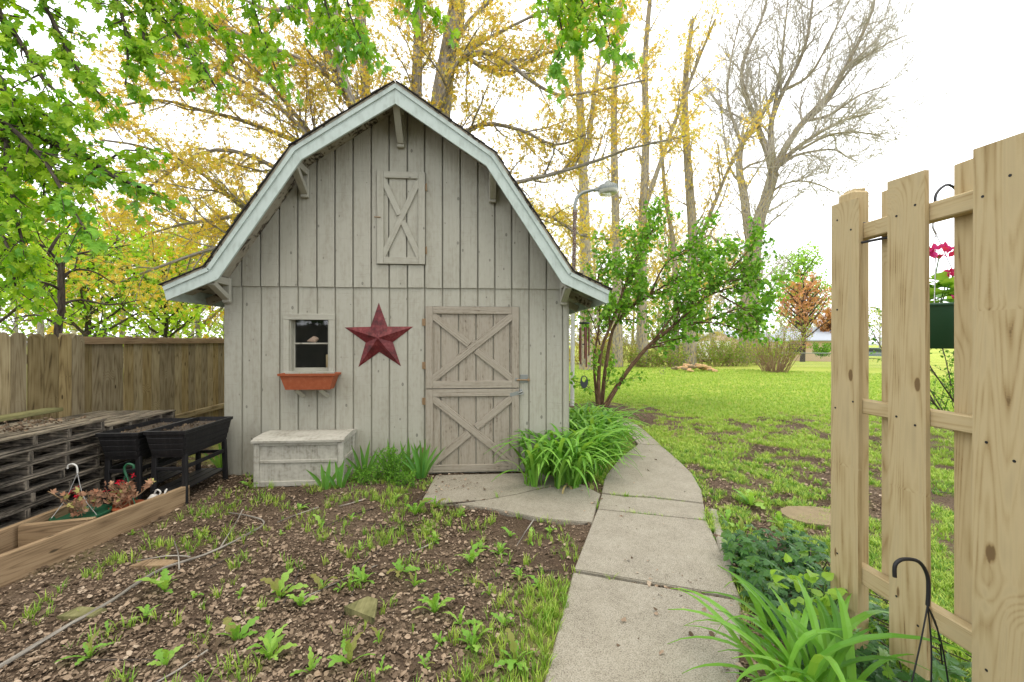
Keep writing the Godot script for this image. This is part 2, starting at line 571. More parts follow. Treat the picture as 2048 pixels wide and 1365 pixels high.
func small_leaf() -> Geo:
	return fan([Vector3(0, 0, 0), Vector3(0.26, 0.3, 0.05), Vector3(0.28, 0.55, 0.06), Vector3(0, 1, -0.08), Vector3(-0.28, 0.55, 0.06), Vector3(-0.26, 0.3, 0.05)], Vector3(0, 0.45, -0.03))


func heart_leaf() -> Geo:
	return fan([Vector3(0, 0.06, 0), Vector3(0.24, 0, 0.06), Vector3(0.42, 0.22, 0.1), Vector3(0.36, 0.5, 0.08), Vector3(0, 1, -0.12), Vector3(-0.36, 0.5, 0.08), Vector3(-0.42, 0.22, 0.1), Vector3(-0.24, 0, 0.06)], Vector3(0, 0.35, -0.04))


func tassel() -> Geo:
	# an opening bud: a few small leaves and flowers from one point
	var g := Geo.new()
	for k in 6:
		var d := Vector3(sin(k * 2.4), 0.5 - k * 0.22, cos(k * 2.4)).normalized()
		var s := d.cross(Vector3(0.3, 1, 0.2)).normalized() * (0.17 + 0.05 * (k % 3))
		var m := d * 0.45 + Vector3(0, 0.05, 0)
		g.flat([Vector3.ZERO, m - s, d * 0.95, m + s], d.cross(s))
	return g


func tuft(blades: int, sd: int) -> Geo:
	var g := Geo.new()
	var q := RandomNumberGenerator.new()
	q.seed = sd
	for k in blades:
		var a := q.randf() * TAU
		var d := Vector3(cos(a), 0, sin(a))
		var s := Vector3(-d.z, 0, d.x) * q.randf_range(0.03, 0.055)
		var lean := q.randf_range(0.1, 0.75)
		var tall := q.randf_range(0.55, 1.0)
		var b := d * q.randf_range(0.0, 0.35)
		var m := b + d * lean * 0.35 + Vector3.UP * tall * 0.6
		var t := b + d * lean + Vector3.UP * tall
		g.flat([b - s, b + s, m + s * 0.8, m - s * 0.8], d + Vector3.UP * 0.4)
		g.flat([m - s * 0.8, m + s * 0.8, t], d + Vector3.UP * 0.8)
	return g


func strap_leaf(long: float, rise: float, reach: float, wide: float, twist: float) -> Geo:
	# a long arching leaf with a fold down its middle, along +x
	var g := Geo.new()
	var rows := []
	for i in 11:
		var t := i / 10.0
		var a := t * PI * 0.5 * (1.0 + rise * 0.55)
		var p := Vector3(reach * (1.0 - cos(a * 0.95)) * 0.75 + reach * 0.2 * t, long * sin(a) * 0.8, twist * t * t)
		var w := wide * (0.55 + 0.45 * sin(minf(t * 2.5, 1.5))) * (1.0 if t < 0.55 else maxf(0.02, 1.0 - pow((t - 0.55) / 0.45, 1.6)))
		rows.append([p + Vector3(0, wide * 0.25, -w), p, p + Vector3(0, wide * 0.25, w)])
	for i in 10:
		for k in 2:
			g.flat([rows[i][k], rows[i][k + 1], rows[i + 1][k + 1], rows[i + 1][k]], Vector3(-0.4, 1, 0))
	return g


func sword_leaf(long: float, lean: float, wide: float) -> Geo:
	var g := Geo.new()
	var rows := []
	for i in 7:
		var t := i / 6.0
		var p := Vector3(lean * (0.4 * t + 0.6 * t * t), long * t * (1.0 - 0.1 * absf(lean) * t), 0.01 * sin(t * 4.0))
		var w := wide * (0.8 + 0.4 * sin(t * 2.2)) * (1.0 if t < 0.5 else maxf(0.02, 1.0 - pow((t - 0.5) / 0.5, 1.8)))
		rows.append([p + Vector3(-w, 0, 0.004), p + Vector3(0, 0, -0.004), p + Vector3(w, 0, 0.004)])
	for i in 6:
		for k in 2:
			g.flat([rows[i][k], rows[i][k + 1], rows[i + 1][k + 1], rows[i + 1][k]], Vector3(0, 0, 1))
	return g


func toothed_leaf(long: float, rise: float, sd: int) -> Geo:
	# dandelion: lobed strap lying outwards along +x
	var g := Geo.new()
	var q := RandomNumberGenerator.new()
	q.seed = sd
	var prev := []
	for i in 12:
		var t := i / 11.0
		var p := Vector3(long * t, rise * sin(t * 2.3), 0)
		var w := long * (0.05 + 0.15 * sin(t * PI * 0.9)) * (0.45 if i % 3 == 0 else 1.0) * q.randf_range(0.8, 1.15)
		if i == 11:
			w = 0.003
		var row := [p + Vector3(-0.02 * long, 0.01, -w), p - Vector3(0, 0.004, 0), p + Vector3(-0.02 * long, 0.01, w)]
		if prev:
			for k in 2:
				g.flat([prev[k], prev[k + 1], row[k + 1], row[k]], Vector3.UP)
		prev = row
	return g


func dead_leaf(sd: int) -> Geo:
	var q := RandomNumberGenerator.new()
	q.seed = sd
	var rim := []
	for k in 7:
		var a := TAU * k / 7.0
		var d := q.randf_range(0.3, 0.6)
		rim.append(Vector3(cos(a) * d, sin(a) * d * 0.75, q.randf_range(-0.02, 0.2)))
	return fan(rim, Vector3(0, 0, 0))


func facing(dir: Vector3, nrm: Vector3, size: float) -> Basis:
	var y := dir.normalized()
	var z := (nrm - y * nrm.dot(y))
	z = z.normalized() if z.length() > 0.01 else y.cross(Vector3.RIGHT).normalized()
	return Basis(y.cross(z) * size, y * size, z * size)


func shade_of(a: Color, b: Color) -> Color:
	var c := a.lerp(b, rng.randf())
	var k := r(0.78, 1.22)
	return Color(c.r * k, c.g * k, c.b * k)


# ---------------------------------------------------------------- trees
func new_tree(o: Dictionary) -> Dictionary:
	var t := {"geo": Geo.new(), "twig": Geo.new(), "leaves": Swarm.new(), "levels": 2, "sides": [8, 5, 3, 3, 3], "gap": [0.5, 0.3, 0.2], "len": [1.8, 0.8, 0.4], "bare": [0.25, 0.15, 0.1], "angle": 0.8, "wob": 0.22, "up": 0.05, "seg": [5, 4, 3], "thin": 0.004, "n": 10, "size": [0.05, 0.09], "hang": 0.2, "spread": 0.06, "a": Color(0.3, 0.2, 0.03), "b": Color(0.2, 0.2, 0.03), "taper": 0.55}
	t.merge(o, true)
	return t


func limb(t: Dictionary, pts: PackedVector3Array, r0: float, r1: float, lvl := 0) -> void:
	var rad := PackedFloat32Array()
	var run := PackedFloat32Array([0.0])
	for i in pts.size():
		rad.append(lerpf(r0, r1, pow(float(i) / (pts.size() - 1), 0.8)))
		if i > 0:
			run.append(run[i - 1] + pts[i].distance_to(pts[i - 1]))
	(t.geo if lvl == 0 else t.twig).tube(pts, rad, t.sides[lvl])
	if lvl >= t.levels:
		dress(t, pts)
		return
	var total := run[-1]
	var s: float = total * t.bare[lvl]
	while s < total:
		var i := 1
		while run[i] < s and i < run.size() - 1:
			i += 1
		var f := (s - run[i - 1]) / maxf(run[i] - run[i - 1], 1e-5)
		var p := pts[i - 1].lerp(pts[i], f)
		var tan := (pts[i] - pts[i - 1]).normalized()
		var axis := tan.cross(rv()).normalized()
		var d := tan.rotated(axis, t.angle * r(0.6, 1.35))
		var long: float = t.len[lvl] * lerpf(1.0, 0.5, s / total) * r(0.55, 1.3)
		var child := PackedVector3Array([p])
		var segs: int = t.seg[lvl]
		for k in segs:
			d = (d + rv() * t.wob + Vector3.UP * t.up).normalized()
			p += d * long / segs
			child.append(p)
		var rr: float = lerpf(rad[i - 1], rad[i], f) * t.taper
		limb(t, child, maxf(minf(rr, long * 0.022 + 0.004), t.thin), t.thin * 0.7, lvl + 1)
		s += t.gap[lvl] * r(0.55, 1.45)


func dress(t: Dictionary, pts: PackedVector3Array) -> void:
	for k in t.n:
		var f: float = (k + rng.randf()) / t.n * (pts.size() - 1)
		var i := mini(int(f), pts.size() - 2)
		var p := pts[i].lerp(pts[i + 1], f - i)
		var d: Vector3 = ((pts[i + 1] - pts[i]).normalized() * 0.5 + rv() * 0.7 + Vector3.DOWN * t.hang).normalized()
		p += rv() * t.spread
		t.leaves.add(at(p, facing(d, Vector3.UP * 0.6 + rv(), r(t.size[0], t.size[1]))), shade_of(t.a, t.b))


func plant_tree(called: String, label: String, category: String, t: Dictionary, leaf: Mesh, bark: Material, group := "", crown := "crown") -> Node3D:
	var o := thing(called, label, category, Vector3.ZERO, 0.0, group)
	part("trunk", t.geo, bark, o)
	if t.twig.v.size():
		part("branches", t.twig, t.get("twig_bark", bark), o)
	if t.leaves.xf.size():
		swarm(crown, t.leaves, leaf, o)
	return o


func wild_limb(t: Dictionary, p: Vector3, d: Vector3, long: float, r0: float, r1: float, up := 0.1) -> void:
	var pts := PackedVector3Array([p])
	for k in 7:
		d = (d + rv() * 0.16 + Vector3.UP * up).normalized()
		p += d * long / 7.0
		pts.append(p)
	limb(t, pts, r0, r1)


# ---------------------------------------------------------------- ground
const SLABS := [
	[[-0.25, -0.3], [0.276, -1.752], [0.575, -2.55], [1.42, -2.2], [1.02, -1.6], [0.5, -0.3]],
	[[0.585, -2.572], [0.99, -3.475], [1.78, -3.19], [1.43, -2.222]],
	[[0.997, -3.49], [1.13, -3.835], [1.3, -3.76], [1.55, -3.7], [1.94, -3.53], [1.785, -3.205]],
	[[1.137, -3.853], [1.3, -4.3], [1.7, -5.0], [2.17, -5.64], [2.45, -5.55], [2.36, -4.9], [2.26, -4.35], [2.09, -3.84], [1.945, -3.545], [1.55, -3.715], [1.3, -3.777]],
	[[2.178, -5.66], [2.3, -6.4], [2.4, -7.0], [2.3, -7.8], [2.55, -7.9], [2.68, -7.1], [2.58, -6.3], [2.46, -5.568]],
	[[-0.45, -4.52], [0.98, -4.52], [0.98, -4.2], [0.62, -4.05], [0.35, -3.9], [0.05, -3.785], [-0.3, -3.74], [-0.5, -3.85]],
	[[0.065, -3.77], [0.36, -3.885], [0.64, -4.033], [0.985, -4.175], [1.12, -3.84], [0.975, -3.49], [0.88, -3.235], [0.52, -3.33], [0.1, -3.58], [-0.2, -3.70]],
]


func flat_poly(a: Array) -> PackedVector2Array:
	var out := PackedVector2Array()
	for p in a:
		out.append(Vector2(p[0], -p[1]))
	return out


var slab_polys := []


func paved(x: float, z: float) -> bool:
	if x < -0.6 or x > 2.8 or z < -8.0:
		return false
	for p in slab_polys:
		if Geometry2D.is_point_in_polygon(Vector2(x, -z), p):
			return true
	return false


func built(x: float, z: float) -> bool:
	return x > -2.62 and x < 1.0 and z < -4.58 and z > -8.7


func rough(x: float, z: float) -> float:
	var h := lumps.get_noise_2d(x * 40.0, z * 40.0) * 0.016 - 0.004
	# the mulch rises towards the shed wall; the land falls away past the lawn
	h += 0.045 * smoothstep(3.3, 4.1, -z) * (1.0 - smoothstep(-1.1, -0.45, x)) * (1.0 - smoothstep(4.7, 6.0, -z))
	return h - 1.0 * smoothstep(25.0, 46.0, -z)


func lawn(x: float, z: float) -> float:
	# 0 where the soil is bare, 1 where the grass is thick
	var d := -z
	var n := patches.get_noise_2d(x * 9.0, z * 9.0)
	var n2 := patches.get_noise_2d(x * 46.0 + 50.0, z * 46.0)
	if x < 1.2 and d < 5.0:
		var near := 0.0
		var edge := 0.276 + (-z - 1.752) * 0.374
		if d < 3.4:
			near = clampf(1.1 - absf(edge - x) / 0.55, 0, 1) * clampf((3.0 - d) * 1.2, 0, 1)
		return clampf(near * 0.95 + n * 0.4 + n2 * 0.55 + 0.03, 0, 1)
	var w := smoothstep(6.0, 10.5, d) * 1.25
	w += 0.56 + n * 0.4 + n2 * 0.95
	# the path's right edge is greener, the mulch round the bush is bare
	w += clampf(1.0 - absf(x - 2.75) / 0.5, 0, 1) * clampf(1.0 - absf(d - 5.6) / 1.8, 0, 1) * 0.6
	w -= clampf(1.25 - Vector2(x - 2.5, (z + 8.7) * 1.1).length() / 1.7, 0, 1) * 1.8
	if x < 2.2 and d > 6.5 and d < 9.6:
		w -= 0.8
	w -= clampf(1.0 - Vector2((x - 4.4) * 0.5, z + 7.2).length() / 1.3, 0, 1) * 0.25
	w -= clampf(1.0 - Vector2(x - 3.4, z + 4.2).length() / 1.6, 0, 1) * 0.3
	return clampf(w, 0, 1)


func make_ground() -> void:
	var xs := PackedFloat32Array()
	var zs := PackedFloat32Array()
	for v in [-220, -140, -90, -60, -40, -28, -20, -15, -12, -10, -8.5]:
		xs.append(v)
	var x := -7.5
	while x < 12.0:
		xs.append(x)
		x += 0.09 if x < 6.0 else 0.25
	while x < 50.0:
		xs.append(x)
		x += 0.8
	for v in [60, 80, 110, 150, 220]:
		xs.append(v)
	for v in [30, 15, 8, 4, 2]:
		zs.append(v)
	var z := 1.0
	while z > -40.0:
		zs.append(z)
		z -= 0.09 if z > -9.0 else (0.2 if z > -16.0 else 0.7)
	for v in [-45, -55, -70, -90, -120, -160, -220]:
		zs.append(v)
	var g := Geo.new()
	var nx := xs.size()
	for j in zs.size():
		for i in nx:
			var px := xs[i]
			var pz := zs[j]
			var h := rough(px, pz)
			if paved(px, pz):
				h = -0.03
			g.v.append(Vector3(px, h, pz))
			g.n.append(Vector3(lumps.get_noise_2d(px * 40.0 + 7.0, pz * 40.0) * 0.12, 1, lumps.get_noise_2d(px * 40.0, pz * 40.0 + 9.0) * 0.12).normalized())
			g.uv.append(Vector2(px, pz))
			var w := lawn(px, pz)
			var n := patches.get_noise_2d(px * 14.0, pz * 14.0 + 80.0)
			var soil := Color(0.11, 0.08, 0.057).lerp(Color(0.215, 0.162, 0.12), clampf(0.5 + n * 0.9, 0, 1))
			var n3 := patches.get_noise_2d(px * 2.0, pz * 12.0 + 20.0)
			var green := Color(0.42, 0.54, 0.1).lerp(Color(0.6, 0.67, 0.16), clampf(0.5 + n3 * 1.1, 0, 1))
			g.col.append(soil.lerp(green, smoothstep(0.25, 0.9, w) * (0.3 if px < 1.3 and pz > -5.0 else smoothstep(2.0, 11.0, -pz) * 0.7 + 0.3)))
	for j in zs.size() - 1:
		for i in nx - 1:
			var a := j * nx + i
			g.ix.append_array([a, a + nx, a + 1, a + 1, a + nx, a + nx + 1])
	var root := part("ground", g, M.soil, self)
	root.set_meta("kind", "structure")


func make_walk() -> void:
	var o := setting("walkway")
	var lie := Basis(Vector3(1, 0, 0), Vector3(0, 0, -1), Vector3(0, 1, 0))
	var tops := [0.012, 0.018, 0.013, 0.016, 0.012, 0.008, 0.013]
	for i in SLABS.size():
		var p: PackedVector2Array = slab_polys[i]
		var g := Geo.new()
		g.prism(p, -0.09, tops[i] - 0.006, Transform3D(lie, Vector3.ZERO))
		var inner := Geometry2D.offset_polygon(p, -0.006)
		if inner.size() == 1:
			g.prism(inner[0], tops[i] - 0.0065, tops[i], Transform3D(lie, Vector3.ZERO))
		part("slab", g, M.concrete, o)
	var e := setting("path_edging")
	for k in [[Vector3(1.95, 0, -3.40), Vector3(1.73, 0, -2.93)], [Vector3(1.725, 0, -2.915), Vector3(1.5, 0, -2.42)]]:
		bar("edging_stone", k[0] + Vector3(0, -0.035, 0), k[1] + Vector3(0, -0.04, 0), 0.06, 0.12, M.concrete, e, Vector3.UP, 0.012)


func scatter_ground() -> void:
	# fallen leaves and chips of bark
	var litter := [Swarm.new(), Swarm.new(), Swarm.new()]
	var count := 0
	for i in 230000:
		var d := 1.25 * pow(7.5, rng.randf())
		var a := r(-0.86, 0.84)
		var x := d * sin(a) + r(-0.1, 0.1)
		var z := -d * cos(a)
		if built(x, z) or x < -4.1 or z < -11.0:
			continue
		var w := lawn(x, z)
		var bare := 0.75 - w * 0.85
		var cover := 1.0
		if x < 1.0 and z > -4.6:
			cover = clampf(1.15 - (x + 2.2) * 0.33, 0.3, 1.2)
		var heap := patches.get_noise_2d(x * 16.0 + 9.0, z * 16.0)
		if rng.randf() > clampf(bare * cover + heap * 0.5, 0.03, 1.0):
			continue
		if paved(x, z):
			if rng.randf() > (0.5 * clampf(1.0 - Vector2((x + 0.38) * 0.8, (z + 4.2) * 1.3).length() / 0.42, 0, 1) + 0.02):
				continue
		var s := r(0.005, 0.016) if rng.randf() < 0.78 else r(0.016, 0.038)
		var c := Color(0.09, 0.063, 0.042).lerp(Color(0.4, 0.3, 0.215), pow(rng.randf(), 1.5))
		if rng.randf() < 0.07:
			c = Color(0.45, 0.36, 0.27)
		var b := Basis(Vector3.UP, r(0, TAU)) * Basis(Vector3.RIGHT, -PI / 2 + r(-0.5, 0.5)) * Basis(Vector3.UP, r(-0.5, 0.5))
		litter[i % 3].add(at(Vector3(x, rough(x, z) + r(0.004, 0.016) + (0.014 if paved(x, z) else 0.0), z), b.scaled(Vector3(s, s, s) * 1.0)), c)
		count += 1
	var o := thing("leaf_litter", "brown fallen leaves and bark chips covering the bare soil", "leaf litter")
	o.set_meta("kind", "stuff")
	for k in 3:
		swarm("dead_leaves", litter[k], dead_leaf(400 + k).mesh(M.dead), o)


func scatter_grass() -> void:
	var far := [Swarm.new(), Swarm.new()]
	for i in 110000:
		var d := 2.4 * pow(10.0, rng.randf())
		var a := r(0.02, 0.98)
		var x := d * sin(a)
		var z := -d * cos(a)
		if x < 1.15 and z > -5.0:
			continue
		if paved(x, z) or built(x, z):
			continue
		var w := lawn(x, z)
		if rng.randf() > smoothstep(0.12, 0.85, w):
			continue
		var s := (0.034 + 0.0017 * d) * r(0.6, 1.35)
		var c := Color(0.27, 0.42, 0.06).lerp(Color(0.52, 0.63, 0.12), rng.randf())
		if d < 6.0 and rng.randf() < 0.25:
			c = Color(0.15, 0.31, 0.045)
		far[i % 2].add(at(Vector3(x, rough(x, z), z), Basis(Vector3.UP, r(0, TAU)).scaled(Vector3(s * 1.15, s, s * 1.15))), c)
	var o := thing("grass", "green lawn grass growing right of the path and behind", "grass")
	o.set_meta("kind", "stuff")
	for k in 2:
		swarm("grass_tufts", far[k], tuft(7, 20 + k).mesh(M.blade), o)
	var near := [Swarm.new(), Swarm.new()]
	for i in 21000:
		var x := r(-2.4, 1.1)
		var z := r(-4.5, -1.2)
		if paved(x, z):
			continue
		var w := lawn(x, z)
		if rng.randf() > w * 1.0:
			continue
		var s := r(0.025, 0.085)
		near[i % 2].add(at(Vector3(x, rough(x, z), z), Basis(Vector3.UP, r(0, TAU)).scaled(Vector3(s, s, s))), Color(0.18, 0.36, 0.04).lerp(Color(0.42, 0.52, 0.09), rng.randf()))
	var q := thing("weed_grass", "sparse grass and seedlings sprouting through the mulch left of the path", "grass")
	q.set_meta("kind", "stuff")
	for k in 2:
		swarm("seedlings", near[k], tuft(6, 30 + k).mesh(M.blade), q)


# ---------------------------------------------------------------- the shed
const TOP := [[-2.145, 1.93], [-1.752, 2.115], [-0.97, 3.28], [0.0, 3.94], [0.97, 3.28], [1.752, 2.115], [2.145, 1.93]]
const BOT := [[-2.116, 1.803], [-1.658, 2.008], [-0.893, 3.167], [0.0, 3.75], [0.893, 3.167], [1.658, 2.008], [2.116, 1.803]]
const SOF := [[-2.135, 1.885], [-1.735, 2.07], [-0.95, 3.235], [0.0, 3.885], [0.95, 3.235], [1.735, 2.07], [2.135, 1.885]]


func v2(a: Array) -> Vector2:
	return Vector2(a[0], a[1])


func rect(x0: float, y0: float, x1: float, y1: float) -> PackedVector2Array:
	return PackedVector2Array([Vector2(x0, y0), Vector2(x1, y0), Vector2(x1, y1), Vector2(x0, y1)])


func less(polys: Array, hole: PackedVector2Array) -> Array:
	var out := []
	for p in polys:
		for q in Geometry2D.clip_polygons(p, hole):
			if not Geometry2D.is_polygon_clockwise(q):
				out.append(q)
	return out


func sheet(called: String, poly: PackedVector2Array, z0: float, z1: float, m: Material, parent: Node) -> MeshInstance3D:
	var g := Geo.new()
	g.off = Vector2(r(0, 3), r(0, 3))
	g.prism(poly, z0, z1)
	return part(called, g, m, parent)


func cross_door(called: String, x0: float, y0: float, x1: float, y1: float, frame: float, brace: float, joints: Array, m: Material, parent: Node, low := false) -> Node3D:
	# planks, a frame round them and a cross of two braces
	var d := Node3D.new()
	d.name = called
	parent.add_child(d, true)
	for k in joints.size() - 1:
		var a: float = maxf(joints[k] + 0.007, x0)
		var b: float = minf(joints[k + 1] - 0.007, x1)
		sheet("plank", rect(a, y0, b, y1), 0.0, 0.018, m, d)
	var zf := 0.0295
	var Z := Vector3(0, 0, 1)
	var f2 := frame / 2.0
	bar("rail", Vector3(x0 + frame, y1 - f2, zf), Vector3(x1 - frame, y1 - f2, zf), frame, 0.021, m, d, Z)
	bar("rail", Vector3(x0 + frame, y0 + f2, zf), Vector3(x1 - frame, y0 + f2, zf), frame, 0.021, m, d, Z)
	bar("stile", Vector3(x0 + f2, y0, zf), Vector3(x0 + f2, y1, zf), frame - 0.002, 0.0212, m, d, Z)
	bar("stile", Vector3(x1 - f2, y0, zf), Vector3(x1 - f2, y1, zf), frame - 0.002, 0.0212, m, d, Z)
	var e := frame - 0.012
	var a := Vector3(x0 + e, y0 + e + brace * 0.3, zf - 0.002)
	var b := Vector3(x1 - e, y1 - e - brace * 0.3, zf - 0.002)
	var c := Vector3(x0 + e, b.y, zf - 0.003)
	var f := Vector3(x1 - e, a.y, zf - 0.003)
	var dir := (f - c).normalized()
	var mid := (c + f) / 2.0
	if low:
		# the lower door's unbroken brace runs the other way
		bar("brace", c, f, brace, 0.018, m, d, Z)
		dir = (b - a).normalized()
		bar("brace", a, mid - dir * brace * 0.62, brace, 0.017, m, d, Z)
		bar("brace", mid + dir * brace * 0.62, b, brace, 0.017, m, d, Z)
	else:
		bar("brace", a, b, brace, 0.018, m, d, Z)
		bar("brace", c, mid - dir * brace * 0.62, brace, 0.017, m, d, Z)
		bar("brace", mid + dir * brace * 0.62, f, brace, 0.017, m, d, Z)
	return d


func make_shed() -> void:
	var s := thing("garden_shed", "small taupe barn-shaped shed with gambrel roof and pale green fascia", "shed", Vector3(-0.814, 0, -4.6))
	var half := 1.792
	var wall := PackedVector2Array([Vector2(-half, 0.0), Vector2(half, 0.0), Vector2(half, 2.043)])
	for k in [5, 4, 3, 2, 1]:
		wall.append(v2(SOF[k]))
	wall.append(Vector2(-half, 2.043))
	var win := rect(-1.146, 1.10, -0.742, 1.672)
	var door := rect(0.249, -0.1, 1.256, 1.792)
	var loft := rect(-0.256, 2.224, 0.256, 3.21)
	# front wall: sheathing, then every board; a dark drip line where the upper boards lap the lower ones
	for q in [rect(-3, -1, -1.146, 5), rect(-0.742, -1, 3, 5), rect(-1.146, -1, -0.742, 1.1), rect(-1.146, 1.672, -0.742, 5)]:
		for p in Geometry2D.intersect_polygons(wall, q):
			sheet("sheathing", p, -0.09, 0.0, M.siding, s)
	var edges := [-half]
	for k in 19:
		edges.append(-1.611 + k * 0.1856 + r(-0.004, 0.004))
	edges[-1] = minf(edges[-1], half - 0.02)
	edges.append(half)
	for k in edges.size() - 1:
		var a: float = edges[k] + 0.008
		var b: float = edges[k + 1] - 0.008
		if b - a < 0.02:
			continue
		for p in less(less([rect(a, 0.025 + r(-0.008, 0.008), b, 1.998)], win), door):
			sheet("siding_board", p, 0.0005, 0.017 + r(-0.002, 0.002), M.siding, s)
		for q in Geometry2D.intersect_polygons(rect(a, 1.985 + r(-0.002, 0.002), b, 5), wall):
			for p in less([q], loft):
				sheet("siding_board", p, 0.0165, 0.034 + r(-0.002, 0.002), M.siding, s)
	# sides and back
	for side in [-1, 1]:
		board("side_wall", Vector3(0.09, 2.03, 4.1), at(Vector3(side * (half - 0.046), 1.015, -2.145)), M.bare_wood, s, 0.0)
		for k in 22:
			board("siding_board", Vector3(0.014, 1.95, 0.17), at(Vector3(side * (half + 0.0075), 1.0, -0.09 - k * 0.187)), M.siding, s, 0.002)
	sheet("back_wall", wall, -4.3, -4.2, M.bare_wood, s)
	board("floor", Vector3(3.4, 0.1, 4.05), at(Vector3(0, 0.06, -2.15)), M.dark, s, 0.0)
	# roof
	var roof := Node3D.new()
	roof.name = "roof"
	s.add_child(roof)
	for i in 6:
		var a := v2(TOP[i])
		var b := v2(TOP[i + 1])
		var nrm := Vector2(-(b - a).y, (b - a).x).normalized()
		sheet("roof_panel", PackedVector2Array([a, b, b + nrm * 0.018, a + nrm * 0.018]), -4.45, 0.372, M.soffit, roof)
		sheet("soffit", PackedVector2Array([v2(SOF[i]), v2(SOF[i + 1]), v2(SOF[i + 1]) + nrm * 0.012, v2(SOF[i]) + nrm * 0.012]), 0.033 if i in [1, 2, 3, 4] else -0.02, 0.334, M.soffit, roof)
		var long := a.distance_to(b)
		var n := int(ceil(long / 0.14))
		var up := (b - a).normalized()
		var lo := a
		if i > 2:
			lo = b
			up = -up
		for k in n:
			var p := lo + up * (k * long / n - (0.02 if k == 0 else 0.0))
			var q := lo + up * minf((k + 1.35) * long / n, long + 0.008)
			sheet("shingle_course", PackedVector2Array([p + nrm * 0.024, q + nrm * 0.0185, q + nrm * 0.0225, p + nrm * 0.033]), -4.47, 0.388 + r(-0.006, 0.008), M.shingle, roof)
		var f := sheet("fascia_board", PackedVector2Array([v2(BOT[i]), v2(BOT[i + 1]), b, a]), 0.3355, 0.36, M.fascia, roof)
		var mid := (v2(BOT[i]) + v2(BOT[i + 1]) + a + b) / 4.0
		f.position += Vector3(mid.x, mid.y, 0) * 0.0 + Vector3(0, 0, 0.0004 * (i % 2))
		sheet("drip_edge", PackedVector2Array([a - nrm * 0.038, b - nrm * 0.038, b, a]), 0.3605, 0.3725 + 0.0004 * (i % 2), M.fascia, roof)
	for side in [-1, 1]:
		board("eave_board", Vector3(0.022, 0.125, 4.77), at(Vector3(side * 2.135, 1.872, -2.06)), M.fascia, roof, 0.002, 2)
		for k in 7:
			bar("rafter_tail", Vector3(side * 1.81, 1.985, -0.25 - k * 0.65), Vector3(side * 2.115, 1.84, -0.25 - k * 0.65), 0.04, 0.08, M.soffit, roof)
	# knee brackets
	for b in [[-1.741, 1.81, 2.06], [1.73, 1.81, 2.06], [-0.972, 2.9, 3.2], [0.962, 2.9, 3.2], [0.0, 3.45, 3.86]]:
		var k := Node3D.new()
		k.name = "bracket"
		s.add_child(k, true)
		var w := 0.076
		board("post_piece", Vector3(w, b[2] - b[1], 0.04), at(Vector3(b[0], (b[1] + b[2]) / 2, 0.062)), M.siding, k, 0.006)
		board("arm", Vector3(w - 0.004, 0.07, 0.25), at(Vector3(b[0], b[2] - 0.04, 0.208)), M.siding, k, 0.004, 2)
		bar("strut", Vector3(b[0], b[1] + 0.05, 0.075), Vector3(b[0], b[2] - 0.08, 0.315), w - 0.008, 0.05, M.siding, k, Vector3(0, 1, -1))
	# the divided door, its hinges and latches
	var joints := [0.249, 0.412, 0.6, 0.786, 0.972, 1.15, 1.256]
	var dh := cross_door("door", 0.252, 0.915, 1.25, 1.788, 0.078, 0.076, joints, M.door, s)
	var dl := cross_door("door", 0.252, 0.02, 1.25, 0.905, 0.078, 0.076, joints, M.door, s, true)
	tag(dh, "upper half of the divided shed door", "")
	tag(dl, "lower half of the divided shed door", "")
	for y in [1.62, 1.16]:
		hinge(Vector3(0.245, y, 0.034), dh)
	for y in [0.78, 0.25]:
		hinge(Vector3(0.245, y, 0.034), dl)
	var bolt := Node3D.new()
	bolt.name = "slide_bolt"
	dh.add_child(bolt, true)
	board("plate", Vector3(0.085, 0.09, 0.006), at(Vector3(1.305, 1.012, 0.02)), M.galv, bolt, 0.002)
	part("bolt_rod", rod([Vector3(1.22, 1.0, 0.045), Vector3(1.37, 1.0, 0.045)], 0.008), M.brass, bolt)
	board("keeper", Vector3(0.02, 0.03, 0.03), at(Vector3(1.35, 1.0, 0.042)), M.brass, bolt, 0.004)
	board("plate", Vector3(0.03, 0.035, 0.008), at(Vector3(1.222, 1.005, 0.039)), M.galv, bolt, 0.002)
	var hasp := Node3D.new()
	hasp.name = "hasp"
	dl.add_child(hasp, true)
	board("plate", Vector3(0.1, 0.04, 0.006), at(Vector3(1.2, 0.85, 0.0385), Basis(Vector3.BACK, 0.25)), M.galv, hasp, 0.002)
	board("staple", Vector3(0.035, 0.05, 0.03), at(Vector3(1.27, 0.875, 0.03)), M.galv, hasp, 0.006)
	part("ring", rod([Vector3(1.24, 0.86, 0.05), Vector3(1.29, 0.88, 0.055), Vector3(1.3, 0.855, 0.055), Vector3(1.25, 0.84, 0.05)], 0.006), M.steel, hasp)
	# loft door
	var lj := [-0.256, -0.13, 0.056, 0.2, 0.256]
	var ld := cross_door("loft_door", -0.25, 2.23, 0.25, 3.205, 0.072, 0.06, lj, M.siding, s)
	ld.position.z = 0.018
	for y in [3.05, 2.38]:
		hinge(Vector3(0.262, y, 0.024), ld)
	part("hook", rod([Vector3(-0.275, 2.72, 0.035), Vector3(-0.21, 2.715, 0.045)], 0.006), M.brass, ld)
	# window
	var w := Node3D.new()
	w.name = "window"
	s.add_child(w)
	var Z := Vector3(0, 0, 1)
	bar("casing", Vector3(-1.205, 1.672, 0.027), Vector3(-0.682, 1.672, 0.027), 0.062, 0.024, M.siding, w, Z)
	bar("casing", Vector3(-1.174, 1.08, 0.027), Vector3(-1.174, 1.64, 0.027), 0.06, 0.024, M.siding, w, Z)
	bar("casing", Vector3(-0.713, 1.08, 0.027), Vector3(-0.713, 1.64, 0.027), 0.06, 0.024, M.siding, w, Z)
